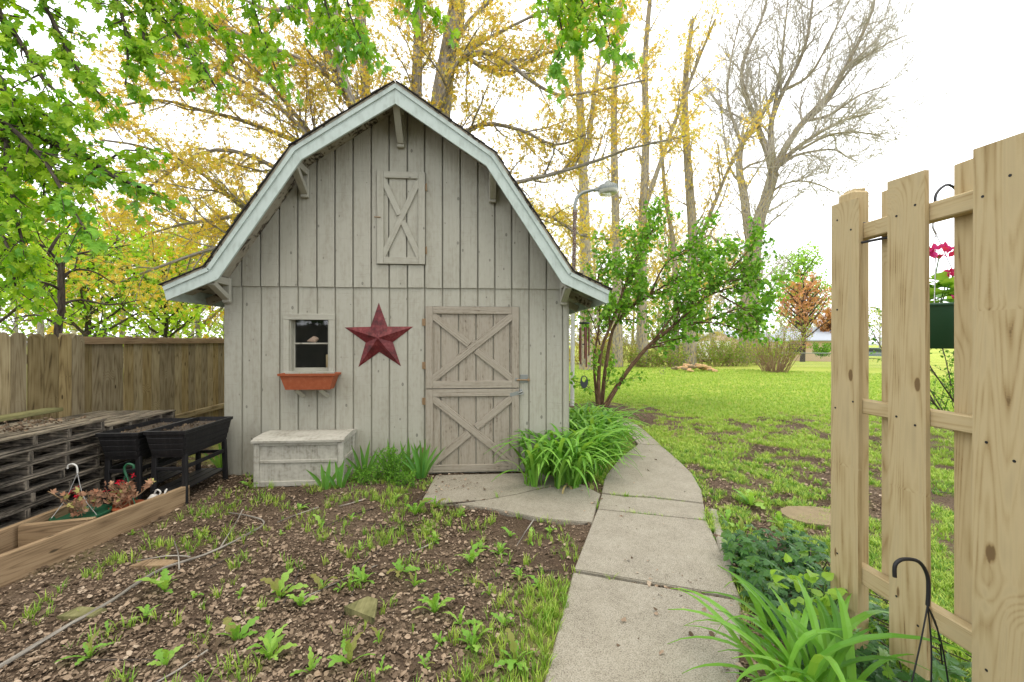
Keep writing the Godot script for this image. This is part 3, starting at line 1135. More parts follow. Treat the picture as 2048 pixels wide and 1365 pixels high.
	bar("jamb", Vector3(-1.138, 1.1, -0.03), Vector3(-1.138, 1.66, -0.03), 0.016, 0.1, M.siding, w, Z)
	bar("jamb", Vector3(-0.750, 1.1, -0.03), Vector3(-0.750, 1.66, -0.03), 0.016, 0.1, M.siding, w, Z)
	bar("sill", Vector3(-1.205, 1.088, 0.03), Vector3(-0.682, 1.088, 0.03), 0.03, 0.07, M.siding, w, Z)
	for q in [[-1.13, 1.648, -0.758, 1.66], [-1.13, 1.1, -0.758, 1.138], [-1.13, 1.138, -1.116, 1.648], [-0.772, 1.138, -0.758, 1.648], [-1.116, 1.386, -0.772, 1.402]]:
		board("sash_bar", Vector3(q[2] - q[0], q[3] - q[1], 0.024), at(Vector3((q[0] + q[2]) / 2, (q[1] + q[3]) / 2, -0.05)), M.siding, w, 0.003, 0 if q[2] - q[0] > 0.1 else 1)
	for q in [[1.138, 1.386], [1.402, 1.648]]:
		board("pane", Vector3(0.344, q[1] - q[0], 0.003), at(Vector3(-0.944, (q[0] + q[1]) / 2, -0.054)), M.glass, w, 0.0)
	board("inner_ledge", Vector3(0.5, 0.02, 0.13), at(Vector3(-0.944, 1.095, -0.156)), M.siding, w, 0.002, 0)
	board("inner_shelf", Vector3(0.37, 0.012, 0.05), at(Vector3(-0.944, 1.394, -0.089)), M.siding, w, 0.002, 0)


func hinge(p: Vector3, parent: Node) -> void:
	var g := Geo.new()
	g.box(Vector3(0.03, 0.075, 0.004), at(p + Vector3(-0.014, 0, -0.008)), 0.0015)
	g.tube(PackedVector3Array([p + Vector3(0.002, -0.04, 0.004), p + Vector3(0.002, 0.04, 0.004)]), PackedFloat32Array([0.006, 0.006]), 6, true)
	part("hinge", g, M.brass, parent)


func on_the_shed() -> void:
	# the sheet-metal star: five points folded along ridges, with a turned-back rim
	var st := thing("barn_star", "dark red metal barn star hanging between window and door", "star", Vector3(-1.045, 1.452, -4.588))
	var out := 0.375
	var inn := 0.148
	for k in 5:
		var a := PI / 2 + k * TAU / 5 + 0.015
		var tip := Vector3(cos(a) * out, sin(a) * out, 0.006)
		var peak := Vector3(0, 0, 0.085)
		for sd in [-1, 1]:
			var b: float = a + sd * TAU / 10
			var notch := Vector3(cos(b) * inn, sin(b) * inn, 0.012)
			var g := Geo.new()
			var nrm: Vector3 = (tip - peak).cross(notch - peak) * sd
			g.flat([peak, tip, notch], nrm)
			g.flat([tip, notch, notch * Vector3(0.97, 0.97, 0) , tip * Vector3(0.985, 0.985, 0)], Vector3(cos((a + b) / 2), sin((a + b) / 2), 0))
			part("facet", g, M.star, st)
	part("nail", rod([Vector3(0, 0.22, -0.004), Vector3(0, 0.22, 0.02)], 0.004), M.steel, st)
	# terracotta trough under the window
	var b := thing("window_box", "terracotta plastic planter trough mounted under the shed window", "planter", Vector3(-1.715, 0.93, -4.485))
	var g := Geo.new()
	var lo := Vector3(0.43, 0, 0.13)
	var hi := Vector3(0.52, 0.14, 0.17)
	var loop := func(h: Vector3) -> Array: return [Vector3(-h.x / 2, h.y, h.z / 2), Vector3(h.x / 2, h.y, h.z / 2), Vector3(h.x / 2, h.y, -h.z / 2), Vector3(-h.x / 2, h.y, -h.z / 2)]
	trough(g, [lo, hi, Vector3(0.555, 0.14, 0.195), Vector3(0.56, 0.162, 0.2), Vector3(0.545, 0.164, 0.185), Vector3(0.50, 0.13, 0.15)])
	part("trough", g, M.terracotta, b)
	var soil := Geo.new()
	soil.box(Vector3(0.5, 0.01, 0.15), at(Vector3(0, 0.128, 0)))
	part("soil", soil, M.potting, b)
	for x in [-0.12, 0.12]:
		bar("support", Vector3(x + 0.03, -0.085, -0.085), Vector3(x - 0.01, -0.002, 0.03), 0.025, 0.04, M.siding, b, Vector3(0, 1, 1))
	var sp := Swarm.new()
	for k in 14:
		sp.add(at(Vector3(r(-0.22, 0.22), 0.13, r(-0.05, 0.05)), Basis(Vector3.UP, r(0, TAU)).scaled(Vector3(0.05, 0.05, 0.05))), Color(0.25, 0.25, 0.1))
	swarm("sprouts", sp, tuft(3, 8).mesh(M.blade), b)
	# things standing in the window
	var c := thing("conch_shell", "pinkish conch shell lying on the middle bar of the shed window", "seashell", Vector3(-1.765, 1.403, -4.685))
	g = Geo.new()
	g.lathe([[0.002, -0.06], [0.012, -0.04], [0.024, -0.015], [0.034, 0.01], [0.038, 0.022], [0.03, 0.03], [0.033, 0.036], [0.02, 0.045], [0.02, 0.05], [0.008, 0.06], [0.001, 0.066]], 12, Vector3.ZERO, Vector3(1, 1, 0.75))
	for i in g.v.size():
		var q := g.v[i]
		var w := Basis(Vector3.BACK, -1.35)
		g.v[i] = w * q + Vector3(0, 0.03, 0)
		g.n[i] = w * g.n[i]
	part("body_whorl", g, M.shell, c)
	g = Geo.new()
	g.lathe([[0.001, -0.03], [0.016, -0.012], [0.02, 0.005], [0.012, 0.02], [0.001, 0.024]], 10, Vector3(0.024, 0.024, 0.014), Vector3(1, 1, 0.4))
	part("lip", g, M.shell, c)
	var l := thing("wood_offcut", "pale wooden board end leaning inside the lower window pane", "board", Vector3(-1.615, 1.106, -4.70))
	board("offcut", Vector3(0.05, 0.17, 0.02), at(Vector3(0.01, 0.085, 0), Basis(Vector3.BACK, 0.02)), M.new_wood, l, 0.002)


func trough(g: Geo, rings: Array) -> void:
	# rectangular rings (width, height, depth), closed at the first and joined upwards
	var pts := []
	for h in rings:
		pts.append([Vector3(-h.x / 2, h.y, h.z / 2), Vector3(h.x / 2, h.y, h.z / 2), Vector3(h.x / 2, h.y, -h.z / 2), Vector3(-h.x / 2, h.y, -h.z / 2)])
	var dirs := [Vector3(0, 0, 1), Vector3(1, 0, 0), Vector3(0, 0, -1), Vector3(-1, 0, 0)]
	for i in rings.size() - 1:
		var flip := 1.0 if rings[i + 1].y >= rings[i].y and rings[i + 1].x >= rings[i].x - 0.02 else -1.0
		for k in 4:
			var j := (k + 1) % 4
			g.flat([pts[i][k], pts[i][j], pts[i + 1][j], pts[i + 1][k]], dirs[k] * flip + Vector3(0, 0.4 if rings[i + 1].x < rings[i].x else -0.2, 0))
	g.flat(pts[0], Vector3.DOWN)


# ---------------------------------------------------------------- yard things
func make_storage_box() -> void:
	var o := thing("storage_box", "weathered pale grey resin deck storage box against the shed wall", "storage box", Vector3(-1.70, 0.045, -4.365))
	var w := 0.81
	var dp := 0.40
	var g := Geo.new()
	g.box(Vector3(w - 0.03, 0.40, dp - 0.03), at(Vector3(0, 0.205, 0)))
	part("body", g, M.resin, o)
	for x in [-1, 1]:
		for z in [-1, 1]:
			board("corner_post", Vector3(0.05, 0.415, 0.05), at(Vector3(x * (w / 2 - 0.02), 0.205, z * (dp / 2 - 0.02))), M.resin, o, 0.008)
	for y in [[0.025, 0.05], [0.235, 0.03], [0.4, 0.035]]:
		board("front_rail", Vector3(w - 0.09, y[1], 0.018), at(Vector3(0, y[0], dp / 2 - 0.012)), M.resin, o, 0.004, 0)
		for x in [-1, 1]:
			board("side_rail", Vector3(0.018, y[1], dp - 0.09), at(Vector3(x * (w / 2 - 0.012), y[0], 0)), M.resin, o, 0.004, 2)
	var prof := PackedVector2Array([Vector2(-0.215, 0), Vector2(0.22, 0), Vector2(0.222, 0.02), Vector2(0.16, 0.038), Vector2(0.0, 0.05), Vector2(-0.16, 0.045), Vector2(-0.215, 0.03)])
	g = Geo.new()
	g.grain = 2
	g.prism(prof, -w / 2 - 0.018, w / 2 + 0.018)
	var lid := part("lid", g, M.resin, o)
	lid.transform = Transform3D(Basis(Vector3.UP, -PI / 2), Vector3(0, 0.417, 0))


func make_planters() -> void:
	var spots := [[Vector3(-2.63, 0.03, -4.13), "black resin raised planter on legs, nearer the shed wall"], [Vector3(-3.0, 0.02, -4.13), "black resin raised planter on legs, nearer the stacked pallets"]]
	for s in spots:
		var o := thing("raised_planter", s[1], "planter", s[0], 0.0, "black raised planters beside the shed")
		var g := Geo.new()
		trough(g, [Vector3(0.25, 0.40, 0.6), Vector3(0.31, 0.60, 0.68), Vector3(0.33, 0.605, 0.70), Vector3(0.335, 0.632, 0.705), Vector3(0.31, 0.634, 0.68), Vector3(0.29, 0.58, 0.66)])
		part("trough", g, M.black_resin, o)
		for y in [0.45, 0.5, 0.55]:
			var f: float = (y - 0.4) / 0.2
			board("end_plank", Vector3(0.24 + 0.06 * f, 0.044, 0.008), at(Vector3(0, y, 0.302 + 0.04 * f), Basis(Vector3.RIGHT, 0.2)), M.black_resin, o, 0.002, 0)
			board("side_plank", Vector3(0.008, 0.044, 0.59 + 0.07 * f), at(Vector3(0.127 + 0.03 * f, y, 0), Basis(Vector3.BACK, -0.15)), M.black_resin, o, 0.002, 2)
		g = Geo.new()
		g.box(Vector3(0.285, 0.02, 0.65), at(Vector3(0, 0.585, 0)))
		part("soil", g, M.potting, o)
		for x in [-1, 1]:
			for z in [-1, 1]:
				bar("leg", Vector3(x * 0.13, -0.01, z * 0.29), Vector3(x * 0.12, 0.42, z * 0.28), 0.04, 0.034, M.black_resin, o, Vector3(0, 0, 1), 0.006)
		for z in [-1, 1]:
			board("cross_bar", Vector3(0.22, 0.03, 0.02), at(Vector3(0, 0.30, z * 0.286)), M.black_resin, o, 0.004, 0)
		for k in 3:
			board("shelf_slat", Vector3(0.078, 0.014, 0.64), at(Vector3((k - 1) * 0.084, 0.12, 0)), M.black_resin, o, 0.003, 2)
		for x in [-1, 1]:
			board("side_bar", Vector3(0.018, 0.035, 0.54), at(Vector3(x * 0.126, 0.31, 0)), M.black_resin, o, 0.004, 2)
		var crumbs := Swarm.new()
		for k in 40:
			crumbs.add(at(Vector3(r(-0.13, 0.13), 0.6 + r(0, 0.015), r(-0.3, 0.3)), tilted().scaled(Vector3.ONE * r(0.015, 0.04))), Color(0.2, 0.15, 0.1).lerp(Color(0.06, 0.05, 0.04), rng.randf()))
		swarm("dead_leaves", crumbs, dead_leaf(77).mesh(M.dead), o)


func pallet(at_: Vector3, long: float, deep: float, label: String, top: bool) -> void:
	# stringers run across (x), boards along (z)
	var o := thing("wood_pallet", label, "pallet", at_, r(-0.012, 0.012), "grey pallets stacked along the fence")
	var n := 5
	for k in n:
		board("stringer", Vector3(deep, 0.068, 0.036), at(Vector3(0, 0.052, -long / 2 + 0.03 + k * (long - 0.06) / (n - 1) + r(-0.03, 0.03) * (1.0 if k > 0 and k < n - 1 else 0.0))), M.grey_wood, o, 0.003, 0)
	var rows := 7 if top else 4
	for k in rows:
		var x := deep / 2 - 0.045 - k * (deep - 0.09) / (rows - 1)
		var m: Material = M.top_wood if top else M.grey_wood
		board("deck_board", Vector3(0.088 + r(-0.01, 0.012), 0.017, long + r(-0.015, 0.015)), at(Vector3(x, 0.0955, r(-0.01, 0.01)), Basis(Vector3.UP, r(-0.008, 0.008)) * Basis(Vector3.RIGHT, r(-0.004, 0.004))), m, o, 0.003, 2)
	for k in 3:
		board("bottom_board", Vector3(0.09, 0.016, long), at(Vector3(deep / 2 - 0.045 - k * (deep - 0.09) / 2.0, 0.009, 0)), M.grey_wood, o, 0.003, 2)


func make_pallets() -> void:
	var rank := ["bottom", "second", "third", "fourth", "fifth", "sixth", "top"]
	for k in 7:
		pallet(Vector3(-3.74 + r(-0.02, 0.025), -0.01 + k * 0.1055, -3.42 + r(-0.03, 0.03)), 1.22, 0.86, "weathered grey pallet, %s in the tall pile against the fence" % (rank[k] if k in [0, 6] else rank[k] + " from the ground"), k == 6)
	for k in 6:
		pallet(Vector3(-3.72 + r(-0.02, 0.02), -0.01 + k * 0.1055 + (0.0 if k < 5 else 0.04), -4.53 + r(-0.015, 0.015)), 0.86, 0.8, "grey wood pallet, %s of the shorter pile behind the black planters" % (["bottom", "second from the ground", "third from the ground", "fourth from the ground", "fifth from the ground", "top"][k]), k == 5)
	var o := thing("mossy_plank", "mossy green plank lying along the back of the pallet pile", "plank", Vector3(-3.98, 0.752, -3.62), 0.05)
	board("plank", Vector3(0.15, 0.035, 1.5), at(Vector3(0, 0.018, 0)), M.moss_wood, o, 0.006, 2)
	var bits := Swarm.new()
	for k in 260:
		var z := r(-4.0, -2.9)
		bits.add(at(Vector3(r(-3.95, -3.4), 0.748 + r(0, 0.012), z), tilted().scaled(Vector3.ONE * r(0.012, 0.04))), Color(0.1, 0.07, 0.05).lerp(Color(0.3, 0.22, 0.15), rng.randf()))
	var l := thing("pallet_litter", "dead leaves gathered on top of the pallet pile", "leaf litter")
	l.set_meta("kind", "stuff")
	swarm("dead_leaves", bits, dead_leaf(78).mesh(M.dead), l)


func picket(called: String, wide: float, tall: float, xf: Transform3D, m: Material, parent: Node, ear := 0.03) -> void:
	var g := Geo.new()
	g.off = Vector2(r(0, 3), r(0, 3))
	var h := wide / 2
	g.prism(PackedVector2Array([Vector2(-h, 0), Vector2(h, 0), Vector2(h, tall - ear), Vector2(h - ear * 0.8, tall), Vector2(-h + ear * 0.8, tall), Vector2(-h, tall - ear)]), -0.008, 0.008)
	part(called, g, m, parent).transform = xf


func make_left_fence() -> void:
	var side := Basis(Vector3.UP, PI / 2)
	var a := thing("picket_fence", "weathered dog-eared picket fence section behind the pallet pile", "fence", Vector3(-4.2, 0, -3.6))
	for k in 18:
		picket("picket", 0.135, 1.44 + r(-0.008, 0.01), at(Vector3(r(-0.006, 0.006), 0.05, 1.24 - k * 0.144), side * Basis(Vector3.BACK, r(-0.004, 0.004))), M["fence_wood%d" % (rng.randi() % 4)], a, 0.042)
	for y in [0.35, 1.25]:
		board("rail", Vector3(0.038, 0.089, 2.6), at(Vector3(-0.029, y, 0.02)), M.fence_wood, a, 0.003, 2)
	for z in [1.2, -1.2]:
		board("post", Vector3(0.089, 1.5, 0.089), at(Vector3(-0.095, 0.75, z)), M.fence_wood, a, 0.004)
	var b := thing("picket_fence", "weathered picket fence section with a top rail, beside the shed", "fence", Vector3(-4.2, 0, -6.5))
	for k in 26:
		picket("picket", 0.135, 1.42 + r(-0.012, 0.012), at(Vector3(-0.05 + r(-0.006, 0.006), 0.05, 1.55 - k * 0.1425), side * Basis(Vector3.BACK, r(-0.006, 0.006))), M["fence_wood%d" % (rng.randi() % 4)], b, 0.04)
	for y in [0.35, 1.423]:
		board("rail", Vector3(0.038, 0.078, 3.85), at(Vector3(-0.018, y, -0.28)), M.bed_wood if y > 1 else M.fence_wood, b, 0.004, 2)
	for z in [1.64, -2.2]:
		board("post", Vector3(0.06, 1.44, 0.06), at(Vector3(-0.095, 0.72, z)), M.grey_wood, b, 0.004)


func make_bed() -> void:
	var o := thing("raised_bed", "unfinished raised garden bed of thick timber boards beside the pallets", "garden bed", Vector3(-2.6, 0, -3.3))
	var z := Vector3(-2.6, 0, -3.3)
	bar("board", Vector3(-2.50, 0.085, -3.87) - z, Vector3(-2.95, 0.085, -1.8) - z, 0.19, 0.04, M.bed_wood, o, Vector3(1, 0, 0), 0.004)
	bar("board", Vector3(-3.1, 0.085, -3.13) - z, Vector3(-2.70, 0.085, -3.22) - z, 0.18, 0.038, M.bed_wood, o, Vector3(0, 0, 1), 0.004)
	bar("board", Vector3(-3.11, 0.085, -3.62) - z, Vector3(-3.22, 0.085, -1.8) - z, 0.18, 0.038, M.bed_wood, o, Vector3(1, 0, 0), 0.004)
	# pots left in the bed
	var p := thing("hanging_pot", "green plastic hanging pot of dried geranium with a white hook", "flower pot", Vector3(-2.96, -0.07, -3.42))
	var g := Geo.new()
	g.lathe([[0.001, 0.02], [0.1, 0.02], [0.15, 0.175], [0.165, 0.18], [0.168, 0.205], [0.155, 0.205], [0.15, 0.18], [0.001, 0.175]], 28)
	part("pot", g, M.green_plastic, p)
	for e in [Vector3(0.15, 0.2, 0.05), Vector3(-0.13, 0.2, 0.09), Vector3(-0.05, 0.2, -0.15)]:
		part("wire", rod(smooth_path([e, e.lerp(Vector3(-0.1, 0.45, -0.08), 0.6) + Vector3(-0.01, -0.04, 0.0), Vector3(-0.1, 0.48, -0.08)]), 0.0028, 5), M.steel, p)
	part("hook", rod(smooth_path([Vector3(-0.1, 0.48, -0.08), Vector3(-0.105, 0.53, -0.08), Vector3(-0.135, 0.55, -0.08), Vector3(-0.165, 0.54, -0.08), Vector3(-0.17, 0.515, -0.08)]), 0.006, 6), M.white_paint, p)
	dried(p, Vector3(0, 0.19, 0), 0.15, 70, 11)
	var q := thing("hanging_pot", "small pot of withered geranium with a green plastic hook", "flower pot", Vector3(-2.78, -0.05, -3.60))
	g = Geo.new()
	g.lathe([[0.001, 0.02], [0.07, 0.02], [0.1, 0.15], [0.11, 0.155], [0.112, 0.172], [0.1, 0.172], [0.001, 0.15]], 24)
	part("pot", g, M.terracotta, q)
	for e in [Vector3(0.09, 0.17, 0.04), Vector3(-0.09, 0.17, 0.04), Vector3(0.0, 0.17, -0.1)]:
		part("strap", rod([e, Vector3(-0.03, 0.4, -0.03)], 0.004, 5), M.green_plastic, q)
	part("hook", rod(smooth_path([Vector3(-0.03, 0.39, -0.03), Vector3(-0.045, 0.45, -0.03), Vector3(-0.02, 0.485, -0.03), Vector3(0.02, 0.475, -0.03), Vector3(0.025, 0.45, -0.03)]), 0.009, 7), M.green_plastic, q)
	dried(q, Vector3(0, 0.16, 0), 0.12, 90, 12)
	var c := thing("cord_bag", "white crumpled bag with looped cord lying in the timber bed", "bag", Vector3(-2.64, 0.02, -3.68))
	g = Geo.new()
	g.lathe([[0.001, 0.0], [0.05, 0.005], [0.06, 0.06], [0.045, 0.12], [0.02, 0.15], [0.001, 0.155]], 9, Vector3.ZERO, Vector3(1, 1, 0.8))
	part("bag", g, M.cloth, c)
	part("cord", rod(smooth_path([Vector3(0.0, 0.14, 0), Vector3(0.03, 0.19, 0.01), Vector3(0.06, 0.17, 0.01), Vector3(0.05, 0.13, 0.02), Vector3(0.09, 0.15, 0.02), Vector3(0.1, 0.19, 0.0), Vector3(0.085, 0.17, 0.0)]), 0.006, 6), M.cloth, c)


func dried(parent: Node, c: Vector3, rad: float, n: int, sd: int) -> void:
	rng.seed = sd
	var g := Geo.new()
	var lv := Swarm.new()
	for k in 9:
		var e := c + Vector3(r(-rad, rad), r(0.06, 0.24), r(-rad, rad))
		var b := c + Vector3(r(-0.5, 0.5) * rad, 0, r(-0.5, 0.5) * rad)
		var path := smooth_path([b, b.lerp(e, 0.5) + rv() * 0.02, e], 3)
		var rad_ := PackedFloat32Array()
		for i in path.size():
			rad_.append(0.004)
		g.tube(path, rad_, 4)
		for j in n / 9:
			var p := path[rng.randi_range(2, path.size() - 1)] + rv() * 0.025
			lv.add(at(p, tilted().scaled(Vector3.ONE * r(0.03, 0.06))), Color(0.3, 0.14, 0.085).lerp(Color(0.45, 0.28, 0.18), rng.randf()) if rng.randf() < 0.85 else Color(0.45, 0.42, 0.15))
	part("stems", g, M.bed_wood, parent)
	swarm("dried_leaves", lv, maple_leaf().mesh(M.dead), parent)
	var fl := Swarm.new()
	for k in 6:
		fl.add(at(c + Vector3(r(-rad, rad), r(0.08, 0.22), r(-rad, rad)), tilted().scaled(Vector3.ONE * 0.03)), Color(0.5, 0.01, 0.03))
	swarm("red_petals", fl, tassel().mesh(M.dead), parent)


func make_right_fence() -> void:
	var o := thing("shadowbox_fence", "new pine shadowbox fence of upright boards at the right edge", "fence", Vector3(1.6, 0, -1.3))
	var side := Basis(Vector3.UP, -PI / 2)
	var z0 := 1.3
	var feet := [0.26, 0.2, 0.16, 0.14, 0.14]
	for k in 5:
		var zc := -1.747 + k * 0.278 + z0
		var w := 0.140
		var tall: float = 2.03 - feet[k] + r(-0.008, 0.012)
		var g := Geo.new()
		g.off = Vector2([0.62, 0.11, 0.37, 0.8, 0.3][k], r(0, 2))
		var h := w / 2
		g.prism(PackedVector2Array([Vector2(-h, r(-0.01, 0.0)), Vector2(h, r(0.0, 0.015)), Vector2(h, tall + r(-0.006, 0.006)), Vector2(-h, tall + 0.006)]), -0.009, 0.009)
		part("board", g, M.new_wood, o).transform = at(Vector3(0.009, feet[k], zc), side * Basis(Vector3.BACK, r(-0.005, 0.005)))
	for k in 5:
		var zc := -1.57 + k * 0.27 + z0
		board("board", Vector3(0.018, 1.68, 0.14), at(Vector3(0.078, 0.36 + 0.84, zc)), M.new_wood, o, 0.002)
	for y in [[1.885, 0.066], [1.142, 0.058], [0.425, 0.075]]:
		board("rail", Vector3(0.045, y[1], 1.75), at(Vector3(0.0425, y[0], -0.84 + z0)), M.new_wood, o, 0.004, 2)
	var g := Geo.new()
	g.box(Vector3(0.085, 2.08, 0.085), at(Vector3(0.0, 1.04, 0)), 0.012)
	g.box(Vector3(0.06, 0.012, 0.055), at(Vector3(0.004, 2.085, 0.0), Basis(Vector3.BACK, 0.12)), 0.005)
	part("post", g, M.new_wood, o).position = Vector3(0.064, 0, -1.765 + z0)
	for p in [[-1.78, 1.96], [-1.71, 1.90], [-1.78, 1.56], [-1.70, 1.16], [-1.79, 1.12], [-1.78, 0.47], [-1.51, 1.9], [-1.44, 1.92], [-1.51, 1.13], [-1.44, 1.11], [-1.51, 0.44], [-1.43, 0.38], [-1.23, 1.88], [-1.16, 1.92], [-1.22, 1.1], [-1.15, 1.06], [-1.22, 0.38]]:
		var n := Geo.new()
		n.tube(PackedVector3Array([Vector3(-0.0012, p[1], p[0] + z0), Vector3(0.006, p[1], p[0] + z0)]), PackedFloat32Array([0.0045, 0.0045]), 7, true)
		part("nail", n, M.black_iron, o)
	part("tie_wire", rod([Vector3(0.064, 1.925, -1.70 + z0), Vector3(0.01, 1.925, -1.7 + z0), Vector3(0.006, 1.835, -1.69 + z0), Vector3(0.066, 1.84, -1.55 + z0)], 0.006, 6), M.black_iron, o)
	# the bent wire of a plant hanger in the ivy
	var h := thing("plant_hanger", "black wire plant hanger hook standing in the ivy before the fence", "hook", Vector3(1.445, 0.344, -1.271))
	var b := Vector3(1.445, 0.344, -1.271)
	var curve := [Vector3(1.348, 0.653, -1.278), Vector3(1.35, 0.693, -1.278), Vector3(1.377, 0.711, -1.276), Vector3(1.426, 0.703, -1.272), Vector3(1.453, 0.661, -1.27), Vector3(1.458, 0.612, -1.27), Vector3(1.455, 0.56, -1.27)]
	for i in curve.size():
		curve[i] -= b
	part("hook", rod(smooth_path(curve), 0.0058, 8), M.black_iron, h)
	for e in [Vector3(1.38, 0.36, -1.256), Vector3(1.465, 0.288, -1.269), Vector3(1.57, 0.305, -1.301), Vector3(1.589, 0.359, -1.339)]:
		part("wire", rod(smooth_path([curve[-1], (curve[-1]).lerp(e - b, 0.5) + Vector3(0.008, 0, 0), e - b - Vector3(0, 0.05, 0)]), 0.0025, 5), M.black_iron, h)
	# hanging basket beyond the fence
	var k := thing("hanging_basket", "dark green hanging basket of pink geraniums behind the pine fence", "flower basket", Vector3(2.46, 1.38, -2.12))
	g = Geo.new()
	g.lathe([[0.001, 0.0], [0.13, 0.0], [0.155, 0.22], [0.165, 0.222], [0.166, 0.236], [0.15, 0.236], [0.14, 0.2], [0.001, 0.2]], 28)
	part("pot", g, M.dark_green, k)
	for e in [0.3, 2.4, 4.5]:
		part("wire", rod([Vector3(cos(e) * 0.16, 0.23, sin(e) * 0.16), Vector3(0.02, 0.62, 0)], 0.0022, 5), M.steel, k)
	part("hook", rod(smooth_path([Vector3(0.02, 0.62, 0), Vector3(0.0, 0.66, 0), Vector3(0.01, 0.7, 0), Vector3(0.03, 0.72, 0), Vector3(0.02, 0.76, 0)]), 0.005, 6), M.steel, k)
	rng.seed = 91
	for j in 42:
		var a := r(0, TAU)
		var d := r(0.02, 0.17)
		var lf := shape("leaf", geranium_leaf(j % 3), k)
		var s := r(0.035, 0.065)
		lf.transform = at(Vector3(cos(a) * d, 0.23 + r(0.0, 0.16) * (1.2 - d * 4.0), sin(a) * d), Basis(Vector3.UP, a) * Basis(Vector3.BACK, r(-0.6, 0.3)) * Basis(Vector3.RIGHT, r(-0.5, 0.5)).scaled(Vector3.ONE * s))
	for f in [[Vector3(-0.02, 0.5, 0.05), 0.055], [Vector3(0.05, 0.40, 0.04), 0.028], [Vector3(0.01, 0.38, 0.09), 0.02], [Vector3(-0.04, 0.26, 0.15), 0.02]]:
		part("stem", rod(smooth_path([Vector3(f[0].x * 0.2, 0.2, 0.02), f[0] * Vector3(0.7, 0.7, 0.6) + Vector3(-0.01, 0, 0), f[0]]), 0.003, 5), M.stem, k)
		var sw := Swarm.new()
		for j in 34:
			var dd := rv().normalized() * Vector3(1.2, 0.55, 1.2)
			sw.add(at(f[0] + dd * f[1] * 0.8, tilted().scaled(Vector3.ONE * f[1] * 0.8)), Color(0.62, 0.02, 0.2).lerp(Color(0.75, 0.05, 0.32), rng.randf()))
		swarm("flower_head", sw, small_leaf().mesh(M.leaf), k)
	# the pole and arm it hangs from
	var c := thing("plant_crook", "black iron shepherd's crook pole carrying the hanging basket", "pole", Vector3(2.70, 0, -2.15))
	part("pole", rod(smooth_path([Vector3(0, -0.02, 0), Vector3(0, 1.0, 0), Vector3(0, 2.05, 0), Vector3(-0.02, 2.2, 0.0), Vector3(-0.12, 2.28, 0.01), Vector3(-0.21, 2.22, 0.02), Vector3(-0.22, 2.13, 0.03), Vector3(-0.2, 2.14, 0.03)]), 0.007, 7), M.black_iron, c)


func geranium_leaf(k: int) -> Mesh:
	if not M.has("ger%d" % k):
		var rim := []
		for i in 14:
			var a := TAU * i / 14.0
			var d := 0.95 if i % 2 == 0 else 0.82
			rim.append(Vector3(cos(a) * d, sin(a) * d, 0.12 * sin(a * 2.0 + k)))
		var g := fan(rim, Vector3(0, 0, -0.1))
		var w := Basis(Vector3.RIGHT, -PI / 2)
		for i in g.v.size():
			g.v[i] = w * g.v[i]
			g.n[i] = w * g.n[i]
		M["ger%d" % k] = g.mesh([M.green_a, M.green_b, M.green_c][k])
	return M["ger%d" % k]


func make_lamp() -> void:
	var b := Vector3(2.05, 0, -9.2)
	var o := thing("yard_light", "grey dome yard light on a tall rusty pipe behind the shed", "lamp post", b)
	var low := rod([Vector3(0, -0.05, 0), Vector3(0.02, 2.2, 0)], 0.045, 12)
	part("pole", low, M.white_paint, o)
	part("pole", rod([Vector3(0.02, 2.2, 0), Vector3(0.06, 4.2, 0)], 0.042, 12), M.rust, o)
	part("arm", rod(smooth_path([Vector3(0.06, 4.2, 0), Vector3(0.08, 4.5, 0.0), Vector3(0.2, 4.66, 0.01), Vector3(0.4, 4.73, 0.02), Vector3(0.58, 4.76, 0.03)], 5), 0.036, 12), M.galv, o)
	part("collar", rod([Vector3(0.062, 4.14, 0), Vector3(0.066, 4.3, 0)], 0.05, 12), M.rust, o)
	var h := Node3D.new()
	h.name = "head"
	o.add_child(h)
	h.position = Vector3(0.79, 4.76, 0.04)
	h.rotation = Vector3(0.05, 0, 0.06)
	var g := Geo.new()
	g.lathe([[0.215, -0.02], [0.22, 0.0], [0.21, 0.05], [0.17, 0.1], [0.1, 0.115], [0.06, 0.12], [0.06, 0.16], [0.045, 0.175], [0.001, 0.18]], 28)
	part("housing", g, M.galv, h)
	for k in 24:
		var a := TAU * k / 24
		board("fin", Vector3(0.012, 0.075, 0.012), at(Vector3(cos(a) * 0.212, 0.045, sin(a) * 0.212), Basis(Vector3.UP, -a) * Basis(Vector3.BACK, 0.3)), M.galv, h, 0.002)
	g = Geo.new()
	g.lathe([[0.001, -0.13], [0.12, -0.125], [0.19, -0.11], [0.215, -0.08], [0.218, -0.02]], 28)
	part("lens", g, M.lens, h)
	var box_ := Geo.new()
	box_.box(Vector3(0.12, 0.07, 0.09), at(Vector3(-0.24, 0.0, 0)), 0.01)
	part("socket", box_, M.galv, h)


